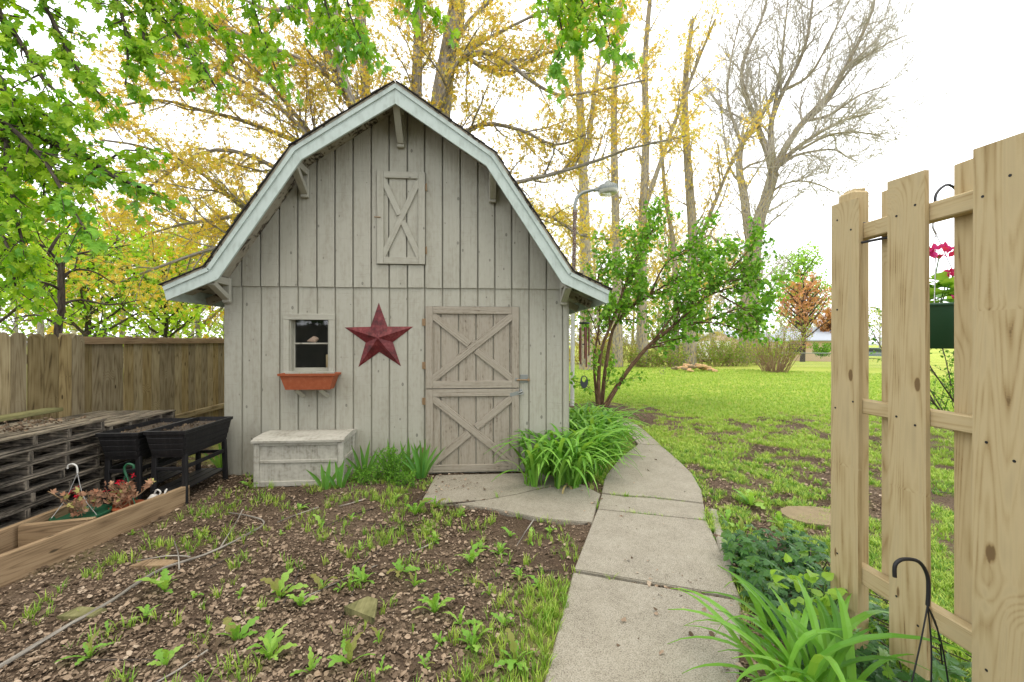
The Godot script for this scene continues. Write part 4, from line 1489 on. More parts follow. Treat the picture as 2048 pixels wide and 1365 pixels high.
func make_chime() -> void:
	var o := thing("wind_chime", "copper tube wind chime with black oval sail under the eave", "wind chime", Vector3(1.235, 1.63, -4.9))
	part("cord", rod([Vector3(0, 0.0, 0), Vector3(0, 0.25, 0)], 0.0025, 5), M.black_iron, o)
	var g := Geo.new()
	g.lathe([[0.001, -0.01], [0.06, -0.01], [0.066, 0.0], [0.06, 0.01], [0.001, 0.012]], 20)
	part("cap", g, M.slate, o)
	for k in 5:
		var a := k * TAU / 5 + 0.4
		var q := Vector3(cos(a) * 0.056, -0.05, sin(a) * 0.056)
		var low := -0.38 - 0.035 * k
		part("tube", rod([q, Vector3(q.x, low, q.z)], 0.0095, 10), M.chime, o)
		part("string", rod([q, Vector3(q.x, -0.008, q.z)], 0.0015, 4), M.black_iron, o)
	g = Geo.new()
	g.lathe([[0.001, -0.255], [0.022, -0.255], [0.024, -0.248], [0.022, -0.241], [0.001, -0.241]], 14)
	part("striker", g, M.slate, o)
	part("cord", rod([Vector3(0, -0.01, 0), Vector3(0, -0.62, 0)], 0.0015, 4), M.brass, o)
	g = Geo.new()
	var outer := PackedVector2Array()
	for k in 24:
		var a := TAU * k / 24
		outer.append(Vector2(cos(a) * 0.046, -0.69 + sin(a) * 0.075))
	var ring := []
	for k in 24:
		var a := TAU * k / 24
		ring.append([outer[k], Vector2(cos(a) * 0.026, -0.66 + sin(a) * 0.034)])
	for k in 24:
		var p: Array = ring[k]
		var q: Array = ring[(k + 1) % 24]
		for z in [-0.004, 0.004]:
			g.flat([Vector3(p[0].x, p[0].y, z), Vector3(q[0].x, q[0].y, z), Vector3(q[1].x, q[1].y, z), Vector3(p[1].x, p[1].y, z)], Vector3(0, 0, z))
		g.flat([Vector3(p[0].x, p[0].y, -0.004), Vector3(q[0].x, q[0].y, -0.004), Vector3(q[0].x, q[0].y, 0.004), Vector3(p[0].x, p[0].y, 0.004)], Vector3(p[0].x, p[0].y + 0.69, 0))
	part("sail", g, M.slate, o)


# ---------------------------------------------------------------- plants in the yard
func strap_mesh(k: int, m: Material, key: String) -> Mesh:
	var id := "strap%d%s" % [k, key]
	if not M.has(id):
		var q := RandomNumberGenerator.new()
		q.seed = 50 + k
		M[id] = strap_leaf(q.randf_range(0.7, 1.0), q.randf_range(0.2, 1.1), q.randf_range(0.45, 0.95), 0.026, q.randf_range(-0.15, 0.15)).mesh(m)
	return M[id]


func lily(parent: Node, spots: Array, n: int, size: float, bias: Vector3) -> void:
	for i in n:
		var c: Vector3 = spots[rng.randi() % spots.size()]
		var a := r(0, TAU)
		var d := Vector3(cos(a), 0, -sin(a))
		if rng.randf() < 0.45 and d.dot(bias) < 0.0:
			a += PI
		var mk := rng.randi() % 10
		if rng.randf() < 0.05:
			var old := shape("leaf", strap_mesh(rng.randi() % 9, M.straw, "straw"), parent)
			old.transform = at(c + Vector3(0, -0.01, 0), Basis(Vector3.UP, a) * Basis(Vector3.BACK, r(-0.9, -0.5)).scaled(Vector3.ONE * size * 0.6))
			continue
		var m: Material = M.lily_a if mk < 4 else (M.lily_b if mk < 8 else M.lily_c)
		var leaf := shape("leaf", strap_mesh(rng.randi() % 9, m, "abc"[0 if mk < 4 else (1 if mk < 8 else 2)]), parent)
		var s := size * r(0.65, 1.15)
		leaf.transform = at(c + Vector3(r(-0.05, 0.05), -0.01, r(-0.05, 0.05)), Basis(Vector3.UP, a) * Basis(Vector3.BACK, r(-0.25, 0.3)).scaled(Vector3(s, s, s * 1.15)))


func make_lilies() -> void:
	rng.seed = 301
	var o := thing("daylily_clump", "large clump of arching green daylily leaves at the shed corner", "daylily")
	var home := PackedVector2Array([Vector2(0.45, 4.12), Vector2(1.02, 3.98), Vector2(1.25, 4.3), Vector2(1.6, 4.95), Vector2(1.85, 5.45), Vector2(1.85, 6.1), Vector2(1.1, 6.0), Vector2(1.06, 4.5), Vector2(0.55, 4.48)])
	var spots := []
	while spots.size() < 70:
		var p := Vector2(r(0.4, 1.9), r(4.0, 6.1))
		if Geometry2D.is_point_in_polygon(p, home):
			spots.append(Vector3(p.x, 0.0, -p.y))
	lily(o, spots, 300, 0.64, Vector3(0.5, 0, 0.8))
	# the rest of the clump, past the leaves counted singly
	var groups := [[], [], [], []]
	var g := [Swarm.new(), Swarm.new(), Swarm.new()]
	for i in 620:
		var c: Vector3 = spots[rng.randi() % spots.size()]
		var s := r(0.38, 0.68)
		g[i % 3].add(at(c + Vector3(r(-0.06, 0.06), -0.01, r(-0.06, 0.06)), Basis(Vector3.UP, r(0, TAU)) * Basis(Vector3.BACK, r(-0.25, 0.3)).scaled(Vector3(s, s, s * 1.15))), Color(0.12, 0.3, 0.035).lerp(Color(0.24, 0.46, 0.07), rng.randf()))
	for k in 3:
		swarm("inner_leaves", g[k], strap_leaf(0.85, [0.3, 0.7, 1.0][k], 0.7, 0.026, 0.1).mesh(M.blade), o)
	rng.seed = 302
	var q := thing("daylily_clump", "daylily clump with long strap leaves bending over the path foreground", "daylily")
	lily(q, [Vector3(1.12, 0.0, -1.44), Vector3(1.2, 0.0, -1.42), Vector3(1.16, 0.0, -1.52), Vector3(1.28, 0, -1.44)], 62, 0.47, Vector3(-0.3, 0, -0.5))


func iris(p: Vector3, label: String, n: int, tall: float, turn: float) -> void:
	var o := thing("iris_plant", label, "iris", p, turn, "iris fans along the shed wall")
	for k in n:
		var f := (k - (n - 1) / 2.0) / n
		var lf := shape("leaf", sword_leaf(tall * (1.0 - absf(f) * 0.7) * r(0.85, 1.1), f * tall * 1.1 + r(-0.03, 0.03), 0.017).mesh(M.iris_a if rng.randf() < 0.5 else M.iris_b), o)
		lf.position = Vector3(f * 0.08, -0.01, r(-0.015, 0.015))
		lf.rotation.y = r(-0.5, 0.5)


func make_irises() -> void:
	rng.seed = 310
	iris(Vector3(-2.72, 0.05, -4.78), "green iris leaves growing at the shed's corner behind the black planter", 7, 0.36, 0.4)
	iris(Vector3(-1.42, 0.05, -4.07), "iris fan of few leaves in front of the storage box, left one", 4, 0.3, 0.3)
	iris(Vector3(-1.30, 0.05, -4.1), "iris fan of few leaves in front of the storage box, right one", 4, 0.29, 0.2)
	iris(Vector3(-1.14, 0.05, -4.36), "iris fan rising just right of the storage box", 6, 0.38, 0.3)
	iris(Vector3(-0.88, 0.05, -4.4), "iris fan among feathery weeds below the red star", 6, 0.38, 0.1)
	iris(Vector3(-0.58, 0.04, -4.36), "large iris fan growing beside the left edge of the shed door", 9, 0.44, 0.2)
	iris(Vector3(-0.72, 0.04, -4.46), "narrow iris fan behind the large one beside the door", 5, 0.4, 0.0)
	iris(Vector3(0.56, 0.0, -4.5), "dark iris leaves at the wall right of the door, nearest the door", 5, 0.52, 0.1)
	iris(Vector3(0.74, 0.0, -4.5), "dark iris leaves standing behind the daylily against the wall", 6, 0.55, 0.1)
	for c in [[Vector3(-0.9, 0.03, -4.32), 0.30, "tall feathery bright green weed clump below the star"], [Vector3(-1.12, 0.03, -4.22), 0.17, "low leafy green weed clump right of the storage box"], [Vector3(-0.75, 0.03, -4.2), 0.14, "low feathery weed clump at the edge of the mulch near the door"]]:
		var t := new_tree({"levels": 1, "sides": [4, 3], "gap": [0.035], "len": [0.09], "bare": [0.05], "seg": [3], "thin": 0.0012, "n": 8, "size": [0.012, 0.024], "spread": 0.008, "angle": 0.9, "a": Color(0.13, 0.33, 0.035), "b": Color(0.25, 0.46, 0.06)})
		for k in 24:
			wild_limb(t, c[0] + Vector3(r(-0.14, 0.14), -0.01, r(-0.07, 0.07)), Vector3(r(-0.3, 0.3), 1, r(-0.3, 0.3)).normalized(), c[1] * r(0.6, 1.15), 0.002, 0.001)
		var o := thing("weed_clump", c[2], "weed")
		part("stems", t.geo, M.stem, o)
		part("side_stems", t.twig, M.stem, o)
		swarm("leaves", t.leaves, small_leaf().mesh(M.leaf), o)


func make_ivy() -> void:
	rng.seed = 320
	var o := thing("ivy_patch", "dark green ivy spreading over the ground at the fence foot", "ivy")
	var leaf := maple_leaf()
	for i in leaf.v.size():
		leaf.v[i].x *= 0.9
		leaf.v[i].y *= 0.8
	var ms := [leaf.mesh(M.ivy_a), leaf.mesh(M.ivy_b), leaf.mesh(M.ivy_c)]
	for i in 300:
		var z := r(-2.75, -1.25)
		var x := (1.44 - (z + 2.2) * 0.36 if z < -2.2 else 1.44 - (z + 2.2) * 0.2) + 0.6 * pow(rng.randf(), 1.4)
		if i % 5 == 0:
			x = r(1.55, 2.0)
		var h := 0.06 + 0.16 * rng.randf() * clampf((x - 1.25) * 3.0, 0.15, 1.0)
		var lf := shape("leaf", ms[0 if i % 9 < 4 else (1 if i % 9 < 8 else 2)], o)
		lf.transform = at(Vector3(x, h, z), facing(Vector3(r(-1, 1), r(-0.5, 0.2), r(-1, 1)), Vector3(r(-0.5, 0.3), 1, r(-0.2, 0.6)), r(0.05, 0.095)))
	var under := Swarm.new()
	for i in 900:
		var z := r(-2.8, -1.2)
		var x := (1.46 - (z + 2.2) * 0.36 if z < -2.2 else 1.46 - (z + 2.2) * 0.2) + 0.6 * pow(rng.randf(), 1.3)
		under.add(at(Vector3(x, r(0.02, 0.13), z), facing(Vector3(r(-1, 1), r(-0.5, 0.2), r(-1, 1)), Vector3(r(-0.5, 0.3), 1, r(-0.2, 0.6)), r(0.045, 0.085))), Color(0.02, 0.07, 0.02).lerp(Color(0.06, 0.16, 0.04), rng.randf()))
	swarm("lower_leaves", under, leaf.mesh(M.blade), o)
	var g := Geo.new()
	for k in 26:
		var p := Vector3(r(1.65, 2.0), 0.02, r(-2.6, -1.4))
		var pts := smooth_path([p, p + Vector3(r(-0.15, 0.15), r(0.04, 0.12), r(-0.15, 0.15)), p + Vector3(r(-0.15, 0.3), r(0.02, 0.14), r(-0.3, 0.3))], 3)
		var w := PackedFloat32Array()
		w.resize(pts.size())
		w.fill(0.003)
		g.tube(pts, w, 4)
	part("vines", g, M.dark_bark, o)
	var e := thing("creeper_shoots", "pale edged creeper shoots climbing at the fence post's foot", "creeper")
	for k in 46:
		var lf := shape("leaf", M.creeper_leaf, e)
		lf.transform = at(Vector3(r(1.42, 1.62), r(0.1, 0.36), r(-1.98, -1.68)), facing(Vector3(r(-1, 1), r(0.0, 0.8), r(-0.6, 1)), Vector3(r(-0.5, 0.2), 1, 0.3), r(0.04, 0.065)))
	for k in 7:
		part("stem", rod(smooth_path([Vector3(r(1.48, 1.6), -0.01, r(-1.95, -1.7)), Vector3(r(1.48, 1.58), 0.15, r(-1.9, -1.72)), Vector3(r(1.44, 1.6), 0.34, r(-1.92, -1.7))]), 0.003, 4), M.stem, e)


func make_weeds() -> void:
	rng.seed = 330
	var protos := []
	var lv := []
	for k in 9:
		lv.append(toothed_leaf(1.0, 0.25 + 0.12 * (k % 3), 600 + k).mesh([M.weed_a, M.weed_b, M.weed_a][k % 3] if k != 8 else M.weed_c))
	var spots := [[-1.80, -2.22, 1.0], [-1.77, -2.55, 1.3], [-1.70, -2.32, 1.2], [-1.33, -2.49, 0.9], [-1.10, -2.45, 1.4], [-0.95, -2.35, 1.4], [-0.89, -2.50, 1.1], [-1.56, -2.46, 1.0], [-1.14, -2.10, 1.2], [-0.93, -1.97, 1.0], [-0.57, -1.93, 0.9], [-0.46, -2.03, 0.8], [-0.48, -2.63, 1.2], [-0.37, -2.49, 1.1], [-0.23, -2.25, 0.9], [-0.17, -2.60, 0.8], [-0.05, -2.71, 0.8], [0.01, -2.90, 0.9], [0.14, -2.82, 0.8], [0.23, -3.07, 0.9], [0.36, -2.98, 0.8], [-0.52, -3.52, 1.0], [-0.73, -3.81, 0.9], [-1.01, -3.45, 0.8], [-1.18, -3.28, 0.8], [-1.44, -3.22, 0.7], [-1.48, -3.65, 0.6], [-0.31, -3.03, 0.7], [-0.80, -2.96, 0.7], [-0.15, -3.50, 0.9], [-0.37, -3.67, 0.8], [0.53, -3.12, 0.8], [0.13, -2.12, 1.0], [-0.02, -1.99, 0.9], [-0.18, -2.01, 0.8], [-0.72, -1.88, 0.9], [-1.36, -1.96, 0.9], [-1.74, -2.05, 0.8], [-2.14, -4.17, 0.8], [-1.59, -4.22, 1.0], [0.16, -1.86, 0.9], [-0.42, -1.87, 0.9], [-0.23, -1.86, 0.8], [1.94, -3.01, 1.1], [1.89, -2.72, 1.2], [2.32, -3.11, 1.1], [1.92, -3.14, 1.0], [2.08, -2.60, 0.9], [2.35, -3.51, 1.2], [2.41, -4.17, 1.0], [-2.72, -4.22, 1.1], [-2.53, -3.32, 0.6], [-0.79, -2.50, 0.7], [-0.67, -2.56, 0.8], [0.35, -2.41, 0.7], [0.25, -2.52, 0.8], [0.06, -2.38, 0.7], [-0.09, -2.14, 0.7]]
	for s in spots:
		var q := Vector3(s[0], 0, s[1])
		if paved(q.x, q.z):
			q.x -= 0.15
		var right := q.x > 1.2
		var zone := "the nearest strip of mulch at the picture's lower edge"
		if q.z < -3.0:
			zone = "the mulch close to the door slab" if q.x > -0.9 else "the mulch close to the storage box"
		elif q.z < -2.25:
			zone = "the middle of the mulch, left of the broken paver" if q.x < -0.6 else "the middle of the mulch, between paver and path"
		var o := thing("dandelion", "dandelion rosette of toothed leaves in the grass right of the path" if right else "dandelion rosette sprouting from " + zone, "dandelion", Vector3(q.x, rough(q.x, q.z), q.z), r(0, TAU), "dandelions right of the path" if right else "dandelions in " + zone)
		var big := r(0.75, 1.65)
		var n := rng.randi_range(4, 11)
		for k in n:
			var lf := shape("leaf", lv[rng.randi() % 9], o)
			var z: float = s[2] * big * r(0.045, 0.115)
			lf.transform = at(Vector3.ZERO, Basis(Vector3.UP, TAU * k / n + r(-0.4, 0.4)) * Basis(Vector3.BACK, r(-0.05, 0.55) if rng.randf() < 0.8 else r(0.6, 1.2)) * Basis(Vector3.RIGHT, r(-0.3, 0.3)).scaled(Vector3(z, z, z * r(0.5, 0.95))))


func make_ground_things() -> void:
	rng.seed = 340
	var path := smooth_path([Vector3(-2.068, 0, -1.937), Vector3(-2.061, 0, -2.004), Vector3(-2.024, 0, -2.203), Vector3(-1.987, 0, -2.401), Vector3(-1.978, 0, -2.589), Vector3(-1.932, 0, -2.787), Vector3(-1.753, 0, -3.038), Vector3(-1.66, 0, -3.271), Vector3(-1.653, 0, -3.425), Vector3(-1.79, 0, -3.528), Vector3(-2.034, 0, -3.624)], 3)
	var rad := PackedFloat32Array()
	for i in path.size():
		path[i].y = rough(path[i].x, path[i].z) + 0.02
		rad.append(lerpf(0.011, 0.004, float(i) / path.size()))
	var g := Geo.new()
	g.tube(path, rad, 7, true)
	for q in [[Vector3(-1.753, 0, -3.038), Vector3(-1.827, 0, -3.351), Vector3(-1.896, 0, -3.584)], [Vector3(-1.876, 0, -2.928), Vector3(-2.006, 0, -2.894), Vector3(-2.126, 0, -2.814)], [Vector3(-1.822, 0, -2.744), Vector3(-1.945, 0, -2.92), Vector3(-2.065, 0, -3.062)]]:
		var b := smooth_path(q, 3)
		var w := PackedFloat32Array()
		for i in b.size():
			b[i].y = rough(b[i].x, b[i].z) + 0.022 + 0.006 * i
			w.append(lerpf(0.005, 0.0025, float(i) / b.size()))
		g.tube(b, w, 5)
	tag(part("fallen_branch", g, M.bark, self), "long thin grey fallen branch lying across the mulch", "branch")
	taken["fallen_branch"] = 1
	for i in 26:
		var p := Vector3(r(-1.7, 0.7), 0, r(-3.9, -1.6))
		if i > 20:
			p = Vector3(r(2.4, 4.5), 0, r(-5.5, -3.0))
		if paved(p.x, p.z):
			continue
		p.y = rough(p.x, p.z) + 0.012
		var a := r(0, TAU)
		var l := r(0.08, 0.26)
		var e := Vector3(cos(a) * l, 0, sin(a) * l)
		var st := Geo.new()
		var pts := smooth_path([-e, rv() * 0.02 * Vector3(1, 0.3, 1), e], 3)
		var w := PackedFloat32Array()
		for k in pts.size():
			w.append(lerpf(0.0055, 0.003, float(k) / pts.size()))
		st.tube(pts, w, 5, true)
		var o := part(numbered("twig"), st, M.dark_bark if i % 3 else M.bark, self)
		o.position = p
		tag(o, "short broken twig lying on the grass right of the path" if i > 20 else "short broken twig lying on the bare soil before the shed", "twig", "twigs right of the path" if i > 20 else "twigs on the soil")
	# stepping stone and a broken paver
	var lie := Basis(Vector3(1, 0, 0), Vector3(0, 0, -1), Vector3(0, 1, 0))
	var poly := PackedVector2Array()
	for k in 13:
		var a := TAU * k / 13
		poly.append(Vector2(cos(a) * 0.24, sin(a) * 0.2) * r(0.88, 1.08))
	g = Geo.new()
	g.prism(poly, -0.03, 0.03, Transform3D(lie, Vector3.ZERO))
	var s := part("stepping_stone", g, M.stone, self)
	s.position = Vector3(2.68, 0.0, -3.2)
	tag(s, "flat tan stepping stone in the grass right of the path", "stone")
	g = Geo.new()
	g.prism(PackedVector2Array([Vector2(-0.12, 0.02), Vector2(-0.02, 0.1), Vector2(0.04, 0.07), Vector2(0.06, -0.09)]), -0.02, 0.035, Transform3D(lie, Vector3.ZERO))
	s = part("broken_paver", g, M.moss_wood, self)
	s.position = Vector3(-0.58, 0.0, -2.26)
	tag(s, "broken mossy brown paver half sunk in the soil", "paver")
	for q in [[Vector3(-2.038, 0, -2.854), 0.13], [Vector3(-2.041, 0, -2.364), 0.1]]:
		g = Geo.new()
		g.prism(PackedVector2Array([Vector2(-q[1], -0.03), Vector2(q[1] * 0.8, -0.045), Vector2(q[1], 0.02), Vector2(-q[1] * 0.6, 0.05)]), -0.01, 0.02, Transform3D(lie, Vector3.ZERO))
		var c := part(numbered("bark_slab"), g, M.bed_wood if q[1] > 0.11 else M.moss_wood, self)
		c.position = q[0]
		tag(c, "flat brown slab of bark beside the fallen branch" if q[1] > 0.11 else "mossy slab of bark lying in the mulch near the timber bed", "bark")


# ---------------------------------------------------------------- trees and shrubs
func px_path(a: Array) -> PackedVector3Array:
	return smooth_path(a, 3)


func make_big_maple() -> void:
	rng.seed = 401
	var t := new_tree({"levels": 2, "gap": [0.4, 0.2], "len": [2.4, 0.95], "bare": [0.12, 0.1], "angle": 0.75, "wob": 0.24, "up": 0.03, "seg": [6, 4], "thin": 0.006, "n": 19, "size": [0.04, 0.075], "spread": 0.16, "hang": 0.1, "a": Color(0.8, 0.57, 0.13), "b": Color(0.62, 0.62, 0.14)})
	var root := Vector3(-2.6, -0.1, -12.4)
	# stems that rise from one stool behind the shed
	var stems := [
		[[root + Vector3(0.35, 0, 0), Vector3(-1.317, 5.311, -12.743), Vector3(-1.139, 8.202, -12.729), Vector3(-0.962, 9.77, -12.915), Vector3(-0.642, 11.858, -13.091), Vector3(-0.413, 13.694, -13.073)], 0.42, 0.2],
		[[root + Vector3(0.1, 0, 0.2), Vector3(-1.847, 5.188, -12.383), Vector3(-1.79, 8.345, -12.379), Vector3(-1.733, 9.924, -12.374), Vector3(-1.676, 12.077, -12.37)], 0.22, 0.12],
		[[root + Vector3(-0.3, 0, 0), Vector3(-3.229, 5.373, -13.094), Vector3(-3.379, 8.836, -13.106), Vector3(-3.497, 10.412, -13.215), Vector3(-3.615, 12.776, -13.325)], 0.2, 0.11],
		[[root + Vector3(-0.5, 0, 0.1), Vector3(-2.935, 6.314, -12.068), Vector3(-3.593, 8.182, -11.919), Vector3(-4.079, 9.192, -11.756), Vector3(-4.625, 10.413, -11.599), Vector3(-4.865, 11.288, -11.417)], 0.19, 0.08],
		[[root + Vector3(-0.6, 0, 0.3), Vector3(-2.983, 6.065, -11.469), Vector3(-3.33, 7.794, -11.296), Vector3(-3.678, 8.816, -11.323), Vector3(-3.704, 10.252, -11.326), Vector3(-3.769, 11.158, -11.331)], 0.13, 0.07],
		[Vector3(-3.404, 7.975, -11.502), Vector3(-4.169, 8.415, -11.161), Vector3(-5.014, 8.584, -10.827), Vector3(-5.678, 8.661, -10.478), Vector3(-6.403, 8.885, -10.334), Vector3(-7.061, 9.241, -10.185)],
		[Vector3(-3.337, 5.126, -12.3), Vector3(-4.173, 6.55, -11.764), Vector3(-4.775, 7.341, -11.41), Vector3(-5.335, 7.985, -11.153), Vector3(-6.015, 8.449, -10.906), Vector3(-6.665, 8.878, -10.756), Vector3(-7.355, 9.096, -10.61)],
		[Vector3(-3.498, 5.002, -11.911), Vector3(-4.349, 6.629, -11.376), Vector3(-4.887, 7.188, -11.017), Vector3(-5.317, 7.497, -10.75), Vector3(-6.194, 7.861, -10.518), Vector3(-6.978, 8.021, -10.379)],
		[Vector3(-3.697, 3.121, -12.127), Vector3(-5.123, 4.17, -11.437), Vector3(-5.893, 4.803, -10.896), Vector3(-6.246, 5.146, -10.723), Vector3(-6.686, 5.473, -10.557), Vector3(-7.668, 5.888, -10.434), Vector3(-8.524, 5.966, -10.301)],
		[Vector3(-4.389, 3.121, -12.182), Vector3(-5.844, 4.136, -11.895), Vector3(-6.929, 3.782, -11.579), Vector3(-7.943, 3.358, -11.459), Vector3(-8.791, 2.948, -11.325)],
		[Vector3(-4.394, 5.188, -12.584), Vector3(-5.675, 6.231, -12.082), Vector3(-6.924, 6.46, -11.78), Vector3(-8.09, 5.723, -11.671), Vector3(-9.123, 4.817, -11.752)],
		[Vector3(-1.075, 8.015, -12.322), Vector3(-0.818, 8.618, -11.901), Vector3(-0.554, 8.949, -11.579), Vector3(-0.08, 9.214, -11.241), Vector3(0.553, 9.424, -10.99), Vector3(1.683, 9.838, -10.701), Vector3(2.771, 10.181, -10.415)],
		[Vector3(-0.559, 9.015, -11.68), Vector3(0.039, 9.165, -11.432), Vector3(0.695, 8.832, -11.18), Vector3(1.327, 8.182, -10.93), Vector3(2.082, 7.736, -10.77), Vector3(3.127, 7.817, -10.587), Vector3(4.178, 7.997, -10.404)],
		[Vector3(-1.049, 6.562, -12.521), Vector3(0.322, 5.832, -12.012), Vector3(1.645, 5.966, -11.707), Vector3(2.407, 6.094, -11.446), Vector3(3.33, 6.351, -11.273), Vector3(4.13, 6.604, -11.11), Vector3(5.503, 6.842, -10.802)],
		[Vector3(-1.121, 7, -12.527), Vector3(0.041, 7.526, -12.034), Vector3(1.147, 7.285, -11.746), Vector3(2.08, 6.776, -11.472), Vector3(2.847, 6.952, -11.211)],
		[Vector3(-0.844, 5.311, -12.705), Vector3(0.757, 4.901, -12.178), Vector3(1.87, 4.985, -11.89), Vector3(2.808, 4.37, -11.615), Vector3(3.577, 4.184, -11.354)],
		[Vector3(-0.918, 9.758, -12.711), Vector3(-0.245, 10.642, -12.257), Vector3(0.744, 11.338, -11.979), Vector3(1.73, 11.902, -11.901)],
		[Vector3(-1.733, 10.355, -12.374), Vector3(-2.313, 11.034, -12.018), Vector3(-2.954, 11.553, -11.868)],
		[Vector3(-4.314, 6.64, -11.975), Vector3(-5.309, 6.952, -11.853), Vector3(-6.267, 7.251, -11.728), Vector3(-7.187, 7.405, -11.6), Vector3(-8.07, 7.551, -11.469), Vector3(-8.791, 7.312, -11.325)],
		[Vector3(-5.123, 4.17, -11.437), Vector3(-6.004, 4.747, -11.707), Vector3(-7.048, 4.672, -11.99), Vector3(-7.984, 4.538, -12.064), Vector3(-8.919, 4.27, -12.137)],
		[Vector3(-5.941, 8.425, -10.9), Vector3(-6.677, 7.811, -11.158), Vector3(-7.423, 7.686, -11.217), Vector3(-8.169, 7.936, -11.276)],
		[Vector3(-4.625, 10.281, -11.599), Vector3(-5.283, 9.838, -11.249), Vector3(-5.941, 9.893, -10.9)],
		[Vector3(-0.844, 10.203, -12.705), Vector3(0.624, 9.188, -12.389), Vector3(1.758, 9.637, -12.099), Vector3(2.856, 9.785, -11.812), Vector3(4.054, 10.062, -11.517)],
	]
	for s in stems:
		if s[0] is Array:
			limb(t, px_path(s[0]), s[1], s[2])
		else:
			limb(t, px_path(s), 0.085, 0.022)
	plant_tree("silver_maple", "huge many-stemmed maple with tiny orange yellow spring leaves behind the shed", "tree", t, tassel().mesh(M.blossom), M.bark)


func make_row_trees() -> void:
	# tall thin trunks along the lawn's far edge
	rng.seed = 420
	var list := [
		["lichen-covered trunk just right of the shed roof, hazed with orange leaves", [Vector3(5.293, -0.124, -20.648), Vector3(5.293, 4.446, -20.648), Vector3(5.194, 8.399, -20.656), Vector3(4.997, 13.217, -20.672), Vector3(4.751, 16.799, -20.691), Vector3(4.505, 19.764, -20.71)], 0.36, 13.0],
		["straight yellowish trunk rising beside the yard light's head", [Vector3(7.523, -0.082, -22.479), Vector3(7.469, 4.735, -22.483), Vector3(7.361, 9.605, -22.492), Vector3(7.308, 14.341, -22.496), Vector3(7.496, 17.723, -22.481), Vector3(7.901, 21.511, -22.449)], 0.3, 12.0],
		["pale trunk behind the lilac that forks high above it", [Vector3(9.037, -0.114, -22.861), Vector3(9.01, 6.466, -22.864), Vector3(9.23, 12.271, -22.846), Vector3(9.175, 16.695, -22.851), Vector3(9.451, 20.289, -22.829)], 0.34, 12.0],
		["thick vine-wrapped trunk above the wood chip pile", [Vector3(11.848, -0.147, -23.142), Vector3(11.96, 3.749, -23.133), Vector3(12.073, 7.138, -23.124), Vector3(11.791, 11.373, -23.146), Vector3(11.622, 15.608, -23.16), Vector3(12.045, 19.561, -23.126)], 0.42, 12.0],
	]
	for s in list:
		var t := new_tree({"levels": 2, "sides": [8, 4, 3], "gap": [0.7, 0.42], "len": [3.3, 1.3], "bare": [0.3, 0.1], "angle": 0.8, "wob": 0.25, "up": 0.1, "seg": [6, 4], "thin": 0.011, "n": 13, "size": [0.065, 0.12], "spread": 0.26, "hang": 0.1, "a": Color(0.8, 0.58, 0.16), "b": Color(0.64, 0.6, 0.18)})
		limb(t, px_path(s[1]), s[2], 0.12)
		if s[3] == 12.0 and s[2] > 0.4:
			limb(t, px_path([Vector3(12.016, 6.008, -23.129), Vector3(13.31, 9.783, -22.525), Vector3(13.97, 11.77, -21.972), Vector3(14.645, 12.852, -21.919)]), 0.14, 0.04)
			limb(t, px_path([Vector3(11.29, -0.18, -23.687), Vector3(11.347, 3.221, -23.683), Vector3(11.232, 6.68, -23.692), Vector3(10.715, 10.139, -23.732), Vector3(10.428, 13.886, -23.755)]), 0.24, 0.08)
			limb(t, px_path([Vector3(12.016, 6.573, -23.129), Vector3(12.487, 7.17, -22.088), Vector3(13.007, 5.721, -21.546), Vector3(12.743, 4.663, -21.567)]), 0.09, 0.03)
		if s[2] == 0.34:
			limb(t, px_path([Vector3(9.12, 8.677, -22.855), Vector3(10.059, 11.77, -22.279), Vector3(11.292, 15.516, -21.681), Vector3(12.202, 18.049, -21.108)]), 0.16, 0.06)
		if s[2] == 0.36:
			limb(t, px_path([Vector3(5.293, 10.129, -20.648), Vector3(5.613, 12.846, -20.623), Vector3(5.982, 15.564, -20.594), Vector3(6.598, 18.776, -20.546)]), 0.16, 0.06)
		plant_tree("row_tree", s[0], "tree", t, tassel().mesh(M.blossom), M.bark_lichen, "tall trunks along the far edge of the lawn")


